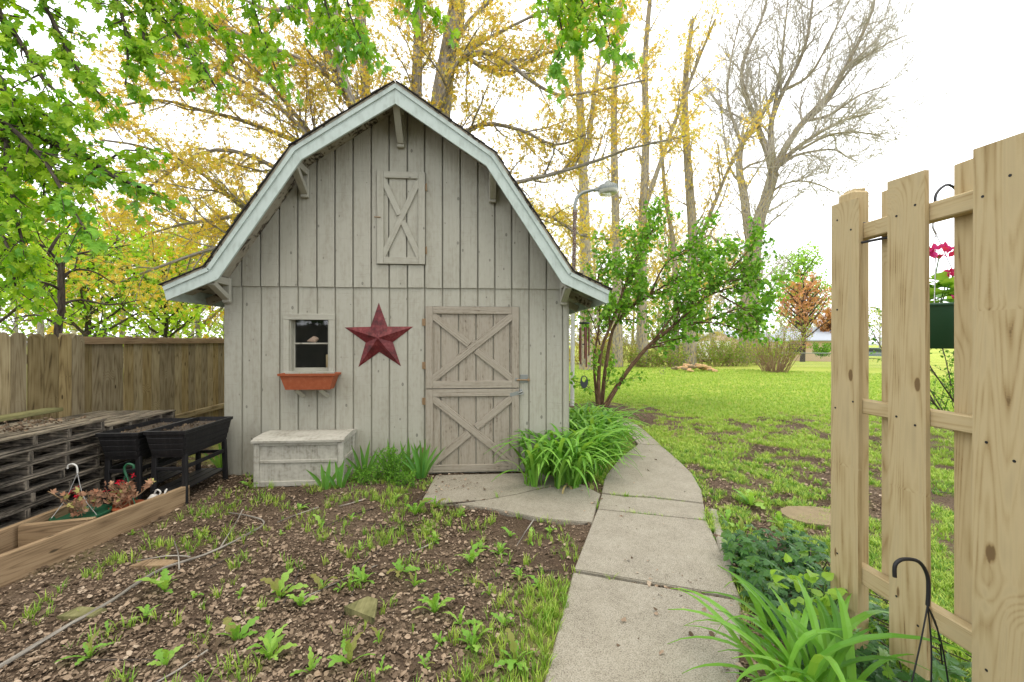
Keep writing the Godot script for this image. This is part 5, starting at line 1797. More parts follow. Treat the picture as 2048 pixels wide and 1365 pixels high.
func make_bare_tree() -> void:
	rng.seed = 430
	var t := new_tree({"levels": 3, "sides": [9, 5, 3, 3], "gap": [0.62, 0.36, 0.3], "len": [4.6, 2.2, 1.1], "bare": [0.2, 0.12, 0.1], "angle": 0.62, "wob": 0.2, "up": 0.06, "seg": [7, 5, 3], "thin": 0.0155, "n": 0, "taper": 0.6, "twig_bark": M.pale_bark})
	limb(t, px_path([Vector3(17.73, -0.639, -26.691), Vector3(17.73, 2.82, -26.691), Vector3(17.927, 6.114, -26.676), Vector3(18.058, 8.156, -26.665)]), 0.62, 0.5)
	t.geo.off = Vector2(0.3, 0)
	var limbs := [
		[[Vector3(17.993, 7.432, -26.671), Vector3(17.73, 8.749, -26.691), Vector3(17.402, 11.286, -26.717), Vector3(17.139, 12.604, -26.738), Vector3(17.27, 14.349, -26.727), Vector3(18.026, 15.272, -26.668), Vector3(18.879, 16.82, -26.601), Vector3(19.429, 17.855, -26.357)], 0.34, 0.1],
		[[Vector3(18.124, 7.432, -26.66), Vector3(18.42, 9.408, -26.637), Vector3(18.847, 10.627, -26.603), Vector3(19.372, 12.472, -26.562)], 0.42, 0.34],
		[[Vector3(19.306, 12.373, -26.567), Vector3(18.978, 13.855, -26.593), Vector3(18.385, 16.086, -26.941), Vector3(17.879, 17.933, -27.181), Vector3(17.64, 19.337, -27.3), Vector3(18.169, 21.156, -27.459), Vector3(19.486, 24.023, -27.556), Vector3(19.826, 26.752, -27.529)], 0.24, 0.06],
		[[Vector3(19.372, 12.538, -26.562), Vector3(19.241, 14.349, -26.572), Vector3(19.136, 15.892, -26.38), Vector3(19.703, 17.677, -26.034), Vector3(20.509, 19.42, -25.67), Vector3(20.928, 21.194, -25.436), Vector3(21.308, 24.37, -25.406)], 0.24, 0.06],
		[[Vector3(19.438, 12.702, -26.557), Vector3(20.291, 14.349, -26.49), Vector3(21.375, 15.931, -26.404), Vector3(23.214, 17.94, -26.26), Vector3(24.725, 20.608, -26.141), Vector3(25.874, 23.244, -26.05), Vector3(26.203, 25.22, -26.024)], 0.26, 0.06],
		[[Vector3(19.47, 12.867, -26.554), Vector3(20.413, 13.795, -25.979), Vector3(21.372, 14.523, -25.401), Vector3(22.779, 15.216, -24.789), Vector3(24.179, 15.414, -24.178)], 0.2, 0.04],
		[[Vector3(19.865, 13.032, -26.523), Vector3(21.081, 13.799, -26.829), Vector3(22.797, 14.312, -27.095), Vector3(24.247, 14.47, -27.181), Vector3(25.268, 13.856, -27.101)], 0.13, 0.03],
		[[Vector3(21.112, 15.667, -26.425), Vector3(23.161, 17.263, -26.765), Vector3(25.268, 19.929, -27.101), Vector3(27.779, 21.81, -27.405), Vector3(30.185, 23.038, -27.717)], 0.15, 0.03],
		[[Vector3(17.172, 12.538, -26.735), Vector3(17.574, 12.866, -26.302), Vector3(18.276, 13.02, -25.846), Vector3(18.617, 13.57, -25.618)], 0.1, 0.04],
		[[Vector3(18.879, 10.726, -26.601), Vector3(19.516, 11.502, -26.149), Vector3(20.509, 11.676, -25.67), Vector3(21.625, 11.346, -25.382), Vector3(22.575, 10.87, -25.307)], 0.09, 0.03],
		[[Vector3(17.303, 14.349, -26.725), Vector3(16.964, 15.769, -26.952), Vector3(16.584, 17.541, -27.183), Vector3(16.936, 20.346, -27.356), Vector3(17.662, 23.189, -27.499)], 0.13, 0.04],
		[[Vector3(21.375, 15.931, -26.404), Vector3(22.588, 16.006, -25.707), Vector3(24.158, 17.064, -25.182), Vector3(25.672, 17.458, -24.662)], 0.12, 0.03],
		[[Vector3(19.703, 17.677, -26.034), Vector3(20.992, 18.335, -25.431), Vector3(21.929, 20.275, -24.956), Vector3(23.002, 22.618, -24.671)], 0.12, 0.03],
		[[Vector3(21.112, 14.02, -26.425), Vector3(23.413, 15.202, -26.645), Vector3(25.769, 15.566, -26.861), Vector3(27.649, 15.323, -26.914)], 0.1, 0.03],
		[[Vector3(19.136, 15.892, -26.38), Vector3(19.375, 18.585, -25.96), Vector3(19.408, 21.194, -25.556), Vector3(19.725, 24.37, -25.531)], 0.12, 0.03],
		[[Vector3(17.369, 11.714, -26.72), Vector3(16.817, 12.864, -27.164), Vector3(16.533, 14.963, -27.387), Vector3(16.311, 17.768, -27.605)], 0.1, 0.03],
	]
	for l in limbs:
		limb(t, px_path(l[0]), l[1], l[2])
	plant_tree("bare_tree", "tall leafless tree with a forked trunk spreading against the white sky", "tree", t, small_leaf().mesh(M.leaf), M.bark_lichen)


func make_overhang() -> void:
	# the green maple whose trunk stands out of view on the left; its branches hang into the yard
	rng.seed = 440
	var t := new_tree({"levels": 1, "sides": [7, 4, 3], "gap": [0.085, 0.12], "len": [0.6, 0.3], "bare": [0.1, 0.1], "angle": 0.8, "wob": 0.25, "up": -0.1, "seg": [4, 3], "thin": 0.0025, "n": 14, "size": [0.055, 0.105], "spread": 0.06, "hang": 0.8, "a": Color(0.17, 0.4, 0.025), "b": Color(0.5, 0.66, 0.06)})
	var foot := Vector3(-6.2, -0.1, -3.0)
	t.geo.tube(smooth_path([foot, foot + Vector3(0.1, 1.6, -0.1), foot + Vector3(0.3, 2.8, -0.3), foot + Vector3(0.6, 4.5, -0.5), foot + Vector3(0.9, 6.5, -0.5)]), PackedFloat32Array([0.3, 0.28, 0.27, 0.26, 0.25, 0.25, 0.24, 0.23, 0.22, 0.2, 0.18, 0.17, 0.16, 0.15, 0.14, 0.13, 0.1]), 12)
	var fork := foot + Vector3(0.3, 2.8, -0.3)
	var high := foot + Vector3(0.62, 4.6, -0.5)
	var limbs := [
		[[fork, Vector3(-5.649, 3.858, -5.059), Vector3(-4.939, 3.726, -4.802), Vector3(-4.439, 3.502, -4.663), Vector3(-3.951, 3.266, -4.524), Vector3(-3.554, 3.033, -4.392), Vector3(-3.177, 2.867, -4.262)], 0.075, 0.012],
		[[fork, Vector3(-5.249, 4.228, -4.827), Vector3(-4.792, 3.942, -4.69), Vector3(-4.585, 3.82, -4.674), Vector3(-4.119, 3.572, -4.537)], 0.045, 0.01],
		[[high, Vector3(-5.129, 4.974, -4.717), Vector3(-4.715, 4.649, -4.584), Vector3(-4.478, 4.313, -4.565), Vector3(-4.184, 3.94, -4.442), Vector3(-3.996, 3.781, -4.427), Vector3(-3.599, 3.502, -4.296)], 0.04, 0.008],
		[[high, Vector3(-4.946, 5.457, -4.903), Vector3(-4.516, 4.953, -4.769), Vector3(-4.268, 4.477, -4.75), Vector3(-4.02, 4.139, -4.63), Vector3(-3.768, 3.861, -4.61)], 0.035, 0.008],
		[[high, Vector3(-4.516, 5.763, -4.97), Vector3(-4.085, 5.438, -4.936), Vector3(-3.785, 4.927, -4.812), Vector3(-3.623, 4.435, -4.699), Vector3(-3.566, 4.013, -4.594)], 0.04, 0.008],
		[[high, Vector3(-4.173, 6.023, -5.043), Vector3(-3.705, 5.415, -5.006), Vector3(-3.621, 4.789, -4.899), Vector3(-3.521, 4.345, -4.791)], 0.035, 0.007],
		[[high, Vector3(-4.193, 6.034, -4.944), Vector3(-3.545, 5.059, -4.893), Vector3(-3.286, 4.773, -4.873), Vector3(-2.935, 4.366, -4.745), Vector3(-2.729, 4.027, -4.729)], 0.04, 0.007],
		[[Vector3(-4.173, 6.023, -5.043), Vector3(-3.485, 5.331, -5.089), Vector3(-3.074, 5.026, -5.057), Vector3(-2.742, 4.709, -5.031)], 0.03, 0.006],
		[[Vector3(-5.042, 3.711, -4.81), Vector3(-4.53, 3.501, -4.469), Vector3(-4.105, 3.154, -4.335), Vector3(-3.824, 2.822, -4.213), Vector3(-3.553, 2.482, -4.091), Vector3(-3.446, 2.352, -4.083)], 0.03, 0.007],
		[[fork, Vector3(-4.795, 3.41, -4.49), Vector3(-4.443, 3.079, -4.362), Vector3(-4.268, 2.712, -4.248), Vector3(-4.092, 2.397, -4.134), Vector3(-4.007, 2.093, -4.127)], 0.035, 0.007],
		[[fork, Vector3(-4.772, 2.844, -4.388), Vector3(-4.424, 2.487, -4.26), Vector3(-4.176, 2.191, -4.14), Vector3(-4.123, 1.834, -4.136)], 0.03, 0.006],
		[[Vector3(-3.951, 3.266, -4.524), Vector3(-3.907, 3.245, -4.721), Vector3(-3.732, 3.445, -4.808), Vector3(-3.545, 3.436, -4.893)], 0.02, 0.006],
		[[Vector3(-4.585, 3.82, -4.674), Vector3(-4.603, 3.657, -4.876), Vector3(-4.689, 3.274, -4.983), Vector3(-4.705, 2.841, -4.985)], 0.02, 0.006],
	]
	for l in limbs:
		limb(t, px_path(l[0]), l[1], l[2])
	# a bough high over the yard whose tips hang into view
	var over := [high, Vector3(-4.2, 5.6, -3.9), Vector3(-2.6, 5.95, -4.3), Vector3(-0.8, 6.05, -4.4), Vector3(0.9, 6.0, -4.3), Vector3(1.9, 5.6, -4.2)]
	var bough := smooth_path(over, 4)
	var rad := PackedFloat32Array()
	for i in bough.size():
		rad.append(lerpf(0.09, 0.02, float(i) / bough.size()))
	t.geo.tube(bough, rad, 8)
	t.hang = 0.9
	var yard_twigs: Geo = t.twig
	t.twig = Geo.new()
	for l in [[Vector3(-3.2, 5.85, -4.15), Vector3(-2.574, 5.33, -4.817), Vector3(-2.307, 4.716, -4.695), Vector3(-2.049, 4.125, -4.575)], [Vector3(-2.6, 5.95, -4.3), Vector3(-1.819, 5.438, -4.757), Vector3(-1.568, 4.821, -4.637), Vector3(-1.327, 4.332, -4.518)], [Vector3(-2.3, 5.96, -4.3), Vector3(-1.515, 5.351, -4.633), Vector3(-1.327, 4.798, -4.518), Vector3(-1.12, 4.316, -4.401)], [Vector3(-1.4, 6.0, -4.35), Vector3(-0.724, 5.351, -4.571), Vector3(-0.553, 4.901, -4.457), Vector3(-0.449, 4.849, -4.449)], [Vector3(0.5, 6.0, -4.3), Vector3(0.66, 5.264, -4.362), Vector3(0.796, 4.771, -4.251), Vector3(0.827, 4.348, -4.148), Vector3(0.704, 4.15, -4.158)], [Vector3(0.9, 6.0, -4.3), Vector3(0.973, 5.075, -4.237), Vector3(1.049, 4.694, -4.13), Vector3(0.999, 4.496, -4.134)], [Vector3(1.3, 5.85, -4.25), Vector3(1.175, 5.075, -4.221), Vector3(1.246, 4.545, -4.115), Vector3(1.305, 4.298, -4.11)], [Vector3(-3.0, 5.9, -4.2), Vector3(-2.348, 5.613, -5), Vector3(-2.123, 5.161, -4.982), Vector3(-2.01, 4.935, -4.973)]]:
		limb(t, px_path(l), 0.018, 0.004)
	# the leaves that show largest are parts of their own
	var all: Swarm = t.leaves
	var rank := []
	for i in all.xf.size():
		var d := all.xf[i].origin.distance_to(Vector3(0, 1.42, 0))
		var p := all.xf[i].origin
		var seen := p.y - 1.42 < -p.z * 0.72 and p.x > p.z * 1.05 and p.z < -1.0
		rank.append([d - all.xf[i].basis.y.length() * 12.0 if seen else 99.0, i])
	rank.sort()
	var o := thing("green_maple", "maple with fresh lime green leaves overhanging from the left edge", "tree")
	part("trunk", t.geo, M.dark_bark, o)
	part("branches", yard_twigs, M.dark_bark, o)
	part("branches", t.twig, M.dark_bark, o)
	var g := maple_leaf()
	var kinds := [g.mesh(M.maple_a), g.mesh(M.maple_b), g.mesh(M.maple_c)]
	var single := {}
	for k in mini(300, rank.size()):
		var i: int = rank[k][1]
		single[i] = true
		shape("leaf", kinds[[0, 1, 1, 0, 2][k % 5]], o).transform = all.xf[i]
	var rest := Swarm.new()
	for i in all.xf.size():
		if not single.has(i):
			rest.add(all.xf[i], all.col[i])
	swarm("crown", rest, g.mesh(M.leaf), o)


func make_lilac() -> void:
	rng.seed = 450
	var t := new_tree({"levels": 2, "sides": [7, 4, 3], "gap": [0.115, 0.095], "len": [0.95, 0.36], "bare": [0.38, 0.15], "angle": 0.7, "wob": 0.25, "up": 0.12, "seg": [4, 3], "thin": 0.003, "n": 7, "size": [0.06, 0.1], "spread": 0.07, "hang": 0.35, "a": Color(0.11, 0.29, 0.04), "b": Color(0.36, 0.58, 0.09)})
	var limbs := [
		[[Vector3(2.56, 0.034, -8.927), Vector3(2.571, 0.804, -8.926), Vector3(2.656, 1.34, -8.919), Vector3(2.87, 1.875, -8.902), Vector3(3.29, 2.962, -8.97), Vector3(3.74, 3.745, -9.034), Vector3(4.013, 4.183, -9.013)], 0.05, 0.012],
		[[Vector3(2.669, 0.017, -8.818), Vector3(3.092, 0.705, -8.785), Vector3(3.579, 1.341, -8.646), Vector3(4.055, 1.756, -8.508), Vector3(4.723, 2.367, -8.355), Vector3(5.476, 2.558, -8.196)], 0.06, 0.014],
		[[Vector3(2.678, 0.001, -8.917), Vector3(3.322, 0.928, -8.967), Vector3(4.067, 1.579, -9.009), Vector3(4.883, 1.835, -9.045), Vector3(5.655, 2.111, -8.984), Vector3(6.206, 2.222, -8.941)], 0.045, 0.01],
		[[Vector3(2.653, 0.018, -9.02), Vector3(2.813, 1.119, -9.107), Vector3(3.075, 1.89, -9.187), Vector3(3.821, 2.454, -9.229), Vector3(4.762, 3.029, -9.255), Vector3(5.324, 3.481, -9.211)], 0.05, 0.012],
		[[Vector3(2.567, 0.018, -9.026), Vector3(2.518, 1.01, -9.131), Vector3(2.678, 1.89, -9.218), Vector3(2.623, 2.775, -9.223), Vector3(2.843, 3.328, -9.205)], 0.035, 0.01],
		[[Vector3(4.723, 2.367, -8.355), Vector3(5.072, 2.862, -8.227), Vector3(5.375, 3.165, -8.204), Vector3(5.597, 3.469, -8.186)], 0.025, 0.008],
		[[Vector3(4.927, 2.367, -8.339), Vector3(5.375, 2.052, -8.204), Vector3(5.678, 1.749, -8.18)], 0.02, 0.008],
		[[Vector3(3.821, 2.454, -9.229), Vector3(4.067, 3.089, -9.009), Vector3(4.455, 3.395, -8.878), Vector3(4.727, 3.695, -8.756)], 0.025, 0.008],
		[[Vector3(3.075, 1.89, -9.187), Vector3(3.367, 2.602, -9.565), Vector3(3.517, 3.313, -9.654), Vector3(3.865, 3.779, -9.626)], 0.03, 0.008],
		[[Vector3(4.519, 2.213, -8.371), Vector3(4.871, 2.538, -8.243), Vector3(5.263, 2.665, -8.112), Vector3(5.711, 2.645, -8.077)], 0.022, 0.008],
		[[Vector3(4.613, 1.83, -8.966), Vector3(5.097, 1.785, -8.627), Vector3(5.603, 1.57, -8.386)], 0.02, 0.008],
		[[Vector3(4.155, 2.566, -9.202), Vector3(4.563, 2.681, -8.869), Vector3(4.992, 2.876, -8.635), Vector3(5.406, 2.912, -8.502)], 0.022, 0.008],
		[[Vector3(3.579, 1.341, -8.646), Vector3(3.907, 1.855, -8.419), Vector3(4.165, 2.255, -8.299), Vector3(4.615, 2.545, -8.163)], 0.022, 0.008],
		[[Vector3(2.592, 1.34, -8.924), Vector3(2.379, 1.865, -8.74), Vector3(2.197, 2.171, -8.654)], 0.018, 0.006],
	]
	for l in limbs:
		limb(t, px_path(l[0]), l[1], l[2])
	t.bare = [0.05, 0.1]
	for l in [[Vector3(2.828, 0.494, -8.805), Vector3(3.039, 0.599, -8.789), Vector3(3.245, 0.64, -8.672), Vector3(3.423, 0.661, -8.658)], [Vector3(2.511, 0.282, -8.83), Vector3(2.222, 0.504, -8.753), Vector3(1.991, 0.597, -8.671)], [Vector3(2.669, 0.388, -8.818), Vector3(2.796, 0.811, -8.808), Vector3(2.859, 0.97, -8.803)], [Vector3(2.564, 0.599, -8.826), Vector3(2.458, 0.917, -8.834), Vector3(2.416, 1.235, -8.838)]]:
		limb(t, px_path(l), 0.008, 0.004, 1)
	var o := plant_tree("lilac_bush", "leaning lilac bush with heart-shaped green leaves beside the shed", "bush", t, heart_leaf().mesh(M.leaf), M.lilac_bark, "", "foliage")
	for p in [Vector3(5.283, 3.245, -8.111), Vector3(4.489, 2.222, -8.474), Vector3(3.797, 0.804, -8.528), Vector3(3.872, 1.781, -8.623), Vector3(5.96, 1.83, -8.158), Vector3(5.678, 1.698, -8.18), Vector3(3.788, 1.949, -8.629), Vector3(5.033, 2.145, -8.13)]:
		var s := Swarm.new()
		for k in 34:
			s.add(at(p + Vector3(r(-1, 1) * 0.05, r(-0.09, 0.07), r(-1, 1) * 0.05), tilted().scaled(Vector3.ONE * r(0.018, 0.03))), Color(0.3, 0.2, 0.38).lerp(Color(0.5, 0.4, 0.55), rng.randf()))
		swarm("flower_spike", s, small_leaf().mesh(M.leaf), o)


func shrub(called: String, label: String, cat: String, base: Vector3, n: int, tall: float, fan_: float, o: Dictionary, leaf: Mesh, bark: Material, wide := 0.2, thick := 0.012) -> Node3D:
	var t := new_tree(o)
	for k in n:
		var a := r(0, TAU)
		var d := Vector3(cos(a) * fan_, 1, sin(a) * fan_).normalized()
		wild_limb(t, base + Vector3(cos(a), 0, sin(a)) * wide * rng.randf() + Vector3(0, -0.05, 0), d, tall * r(0.7, 1.1), thick, 0.004, 0.06)
	var made := plant_tree(called, label, cat, t, leaf, bark, "", "foliage")
	if made.has_node("branches"):
		made.get_node("branches").set_meta("kind", "stuff")
	return made


func make_shrubs() -> void:
	rng.seed = 460
	var small := small_leaf().mesh(M.leaf)
	shrub("vase_shrub", "large vase-shaped shrub of brown canes standing alone on the lawn", "shrub", Vector3(13.429, 0, -18.315), 90, 2.5, 0.55, {"levels": 1, "sides": [4, 3], "gap": [0.35], "len": [0.5], "bare": [0.35], "seg": [3], "thin": 0.006, "n": 4, "size": [0.05, 0.1], "spread": 0.05, "a": Color(0.28, 0.38, 0.05), "b": Color(0.45, 0.45, 0.1)}, small, M.cane, 0.45, 0.016)
	var low := {"levels": 1, "sides": [4, 3], "gap": [0.22], "len": [0.5], "bare": [0.15], "seg": [3], "thin": 0.006, "n": 7, "size": [0.06, 0.13], "spread": 0.08, "a": Color(0.16, 0.27, 0.04), "b": Color(0.36, 0.4, 0.09)}
	var beds := [[8.98, -22.36, 1.0, "low green shrub at the lawn's edge behind the lilac"], [10.28, -22.46, 1.2, "leafy shrub between the vine-wrapped trunks and the lilac"], [13.31, -23.03, 1.5, "tangled shrub right of the wood chip pile"], [14.74, -23.42, 1.4, "grey green shrub left of the bare tree's trunk"], [16.65, -23.77, 1.3, "small bright bush behind the vase-shaped shrub"], [7.12, -23.51, 1.2, "pale shrub at the lawn's edge behind the wind chime"], [6.25, -25.59, 2.4, "yellow flowering shrub far behind the downspout"], [15.76, -28.85, 2.6, "yellow green thicket shrub behind the chip pile"], [10.31, -29.28, 2.6, "yellow green thicket shrub behind the lilac's stems"], [13.19, -30.06, 3.0, "tall thin thicket shrub behind the row of trunks"], [8.74, -31.41, 3.4, "tall thicket shrub seen past the wind chime"], [13.87, -28.00, 2.8, "thicket shrub wrapped round the vine-covered trunks"], [18.88, -31.62, 2.4, "thicket shrub in front of the white trailer's right end"], [13.08, -33.08, 4.2, "tallest thicket shrub behind the lilac's slanting stem"], [11.10, -35.24, 4.0, "wide thicket shrub behind the yard light's pole"]]
	for b in beds:
		var p := land(b[0], b[1])
		var opt := low.duplicate()
		if b[3].begins_with("yellow flowering"):
			opt.a = Color(0.6, 0.42, 0.05)
			opt.b = Color(0.5, 0.42, 0.08)
		elif b[2] > 2.0:
			opt.a = Color(0.38, 0.36, 0.09)
			opt.b = Color(0.5, 0.44, 0.14)
			opt.gap = [0.4]
		shrub("hedge_shrub", b[3], "shrub", p, 38, b[2], 0.75, opt, small, M.cane, 0.7, 0.014)
	shrub("round_bush", "neat round green bush in front of the far tan house", "shrub", Vector3(35.396, -0.107, -41.35), 22, 1.5, 0.8, {"levels": 1, "sides": [4, 3], "gap": [0.3], "len": [0.45], "bare": [0.1], "seg": [3], "thin": 0.01, "n": 9, "size": [0.12, 0.22], "spread": 0.12, "a": Color(0.1, 0.28, 0.03), "b": Color(0.24, 0.4, 0.05)}, small, M.dark_bark, 0.5, 0.02)
	shrub("wiry_bush", "wiry green leafed bush beyond the pine fence boards", "shrub", Vector3(6.116, 0.212, -4.735), 16, 1.9, 0.75, {"levels": 1, "sides": [5, 3], "gap": [0.14], "len": [0.5], "bare": [0.12], "seg": [4], "thin": 0.003, "n": 10, "size": [0.03, 0.055], "spread": 0.03, "a": Color(0.08, 0.22, 0.03), "b": Color(0.2, 0.38, 0.06)}, small, M.dark_bark, 0.2, 0.012)
	# pile of wood chips and stones on the lawn
	var o := thing("chip_pile", "low pile of split wood and stones on the far lawn", "wood pile", Vector3(10.012, 0, -19.224))
	for k in 40:
		var a := r(0, TAU)
		var d := 0.9 * sqrt(rng.randf())
		board("split_log" if k < 24 else "stone", Vector3(r(0.2, 0.42), r(0.06, 0.12), r(0.08, 0.15)), at(Vector3(cos(a) * d * 1.2, 0.04 + 0.42 * maxf(0.0, 1.0 - d) * r(0.4, 1.0), sin(a) * d), Basis(Vector3.UP, r(0, TAU)) * Basis(Vector3.BACK, r(-0.2, 0.2))), M.chips if k < 24 else M.stone, o, 0.02, 0)


func far_tree(label: String, base: Vector3, tall: float, trunk: float, n: int, o: Dictionary, bark: Material, group := "", called := "leafy_tree", start := 0.3, fan_ := 0.8) -> void:
	var t := new_tree({"levels": 1, "sides": [6, 3], "gap": [0.9], "len": [1.9], "bare": [0.2], "seg": [4], "thin": 0.012, "n": 18, "size": [0.12, 0.22], "spread": 0.25, "wob": 0.3})
	t.merge(o, true)
	var top := base + Vector3(r(-0.05, 0.05) * tall, tall * 0.8, r(-0.05, 0.05) * tall)
	var mid := base.lerp(top, 0.5) + Vector3(r(-0.02, 0.02), 0, r(-0.02, 0.02)) * tall
	limb(t, smooth_path([base + Vector3(0, -0.15, 0), mid, top], 4), trunk, trunk * 0.3)
	for k in n:
		var f := lerpf(start, 0.95, (k + rng.randf()) / n)
		var a := k * 2.4 + r(-0.5, 0.5)
		wild_limb(t, base.lerp(top, f), Vector3(cos(a) * fan_, 0.5 + f * 0.4, sin(a) * fan_).normalized(), tall * 0.42 * (1.15 - f * 0.7) * r(0.8, 1.15), trunk * 0.4, 0.02, 0.06)
	plant_tree(called, label, "tree", t, t.get("leaf", small_leaf().mesh(M.leaf)), bark, group)


func land(x: float, z: float) -> Vector3:
	return Vector3(x, rough(x, z), z)


func make_background() -> void:
	rng.seed = 470
	var lime := {"n": 40, "gap": [0.55], "size": [0.13, 0.23], "spread": 0.32, "a": Color(0.36, 0.56, 0.05), "b": Color(0.58, 0.68, 0.1)}
	# the slim tree over the fence and the green wood behind it
	var t := new_tree({"levels": 2, "sides": [7, 4, 3], "gap": [0.3, 0.2], "len": [1.0, 0.45], "bare": [0.3, 0.15], "seg": [5, 3], "angle": 0.8, "wob": 0.28, "thin": 0.004, "n": 7, "size": [0.05, 0.085], "spread": 0.05, "hang": 0.3, "a": Color(0.2, 0.45, 0.03), "b": Color(0.46, 0.62, 0.06)})
	limb(t, px_path([Vector3(-6.542, -0.269, -7.135), Vector3(-6.519, 1.556, -7.133), Vector3(-6.464, 1.905, -7.129), Vector3(-6.472, 2.371, -7.13), Vector3(-6.464, 2.643, -7.129)]), 0.055, 0.04)
	for l in [[Vector3(-6.464, 2.604, -7.129), Vector3(-6.572, 2.816, -7.037), Vector3(-6.659, 2.945, -6.944), Vector3(-6.85, 3.291, -6.859)], [Vector3(-6.549, 2.8, -7.036), Vector3(-6.495, 3.07, -7.132), Vector3(-6.46, 3.213, -7.229), Vector3(-6.277, 3.68, -7.315)], [Vector3(-6.464, 2.604, -7.129), Vector3(-6.342, 2.78, -7.22), Vector3(-6.038, 2.88, -7.296), Vector3(-5.641, 2.983, -7.365)], [Vector3(-6.472, 2.216, -7.13), Vector3(-6.471, 2.282, -6.929), Vector3(-6.523, 2.277, -6.733), Vector3(-6.704, 2.012, -6.647)], [Vector3(-6.464, 2.41, -7.129), Vector3(-6.437, 2.56, -7.328), Vector3(-6.298, 2.552, -7.517), Vector3(-6.14, 2.373, -7.705)], [Vector3(-6.472, 1.983, -7.13), Vector3(-6.357, 2.08, -7.321), Vector3(-6.052, 2.017, -7.498), Vector3(-5.718, 2.119, -7.672)], [Vector3(-6.511, 1.672, -7.133), Vector3(-6.763, 1.821, -7.052), Vector3(-7.034, 1.74, -6.973)]]:
		limb(t, px_path(l), 0.025, 0.007)
	plant_tree("slim_tree", "slim crooked tree with fresh green leaves just beyond the fence", "tree", t, small_leaf().mesh(M.leaf), M.dark_bark)
	far_tree("lime green tree behind the picket fence, farthest left", land(-14.03, -13.14), 6.5, 0.12, 16, lime, M.dark_bark, "lime green trees beyond the fence")
	far_tree("lime green tree behind the slim crooked tree", land(-12.00, -13.98), 5.5, 0.12, 16, lime, M.dark_bark, "lime green trees beyond the fence")
	far_tree("lime green tree beyond the fence, nearest the shed eave", land(-11.03, -15.91), 5.2, 0.12, 16, lime, M.dark_bark, "lime green trees beyond the fence")
	var gold := {"a": Color(0.7, 0.45, 0.08), "b": Color(0.55, 0.5, 0.09), "leaf": tassel().mesh(M.blossom), "size": [0.13, 0.22], "n": 14}
	far_tree("golden hazed tree between the lime trees and the shed roof", land(-11.11, -17.93), 8.0, 0.14, 16, gold, M.bark, "golden trees behind the shed")
	far_tree("golden hazed tree beyond the fence far left", land(-20.57, -21.68), 9.5, 0.16, 16, gold, M.bark, "golden trees behind the shed")
	far_tree("golden hazed tree far behind the shed's left eave", land(-18.50, -23.52), 10.0, 0.16, 16, gold, M.bark, "golden trees behind the shed")
	# conifer tops low behind the fence
	for c in [[-17.09, -20.40, 2.2, "dark low evergreen just above the picket fence"], [-16.30, -21.35, 1.9, "dark low evergreen above the fence nearer the shed"]]:
		far_tree(c[3], land(c[0], c[1]), c[2], 0.07, 14, {"a": Color(0.03, 0.075, 0.035), "b": Color(0.06, 0.12, 0.06), "size": [0.1, 0.16], "gap": [0.25], "len": [0.5], "n": 14, "spread": 0.08}, M.dark_bark, "evergreens behind the fence", "evergreen", 0.05, 1.0)
	# beyond the lawn
	far_tree("tall bright green tree behind the far tan houses", land(43.39, -54.76), 17.0, 0.35, 30, {"a": Color(0.26, 0.48, 0.07), "b": Color(0.44, 0.58, 0.12), "size": [0.25, 0.45], "spread": 0.6, "n": 34, "len": [2.6], "gap": [1.2]}, M.dark_bark, "", "leafy_tree", 0.25, 0.9)
	far_tree("reddish leafed tree beside the far tan house", land(34.95, -43.39), 10.5, 0.28, 30, {"a": Color(0.56, 0.27, 0.18), "b": Color(0.62, 0.38, 0.25), "size": [0.14, 0.26], "spread": 0.4, "n": 10, "len": [1.9], "gap": [0.9], "leaf": tassel().mesh(M.blossom)}, M.dark_bark, "", "red_tree", 0.3, 0.9)
	far_tree("orange leafed small tree right of the far tan house", land(43.36, -48.75), 6.5, 0.2, 18, {"a": Color(0.45, 0.2, 0.08), "b": Color(0.5, 0.3, 0.12), "size": [0.2, 0.35], "spread": 0.3, "leaf": tassel().mesh(M.blossom)}, M.dark_bark, "", "red_tree")
	var pale := {"a": Color(0.42, 0.44, 0.14), "b": Color(0.5, 0.46, 0.2), "size": [0.35, 0.6], "spread": 0.6, "n": 12, "len": [3.0], "gap": [1.6]}
	var where := [[12.94, -61.17, 9.0], [18.85, -58.70, 9.0], [23.18, -54.35, 8.0], [32.21, -59.66, 8.5], [38.02, -59.20, 7.0], [56.57, -75.80, 8.0], [74.06, -79.43, 9.0], [86.63, -85.47, 12.0], [90.09, -81.18, 10.0], [90.35, -73.14, 9.0], [104.97, -77.00, 9.0], [108.17, -71.73, 9.0]]
	for k in where.size():
		var side := ["behind the shed's right wall", "behind the yard light's pole", "behind the lilac's left stems", "behind the wood chip pile", "behind the bare tree", "behind the vase-shaped shrub", "just right of the fence post", "behind the parked car", "right of the parked car", "behind the hanging basket", "behind the third fence board", "past the right edge of the fence"]
		far_tree("pale yellow green tree in the distance " + side[k], land(where[k][0], where[k][1]), where[k][2], 0.2, 14, pale, M.bark, "pale trees in the distance", "distant_tree", 0.2, 1.0)
	# a thin screen of half-leafed trees behind the big maple and the row of trunks
	var screen := {"a": Color(0.7, 0.58, 0.2), "b": Color(0.6, 0.62, 0.2), "size": [0.13, 0.24], "spread": 0.45, "n": 11, "len": [2.6], "gap": [0.8], "leaf": tassel().mesh(M.blossom), "thin": 0.02, "twig_bark": M.pale_bark}
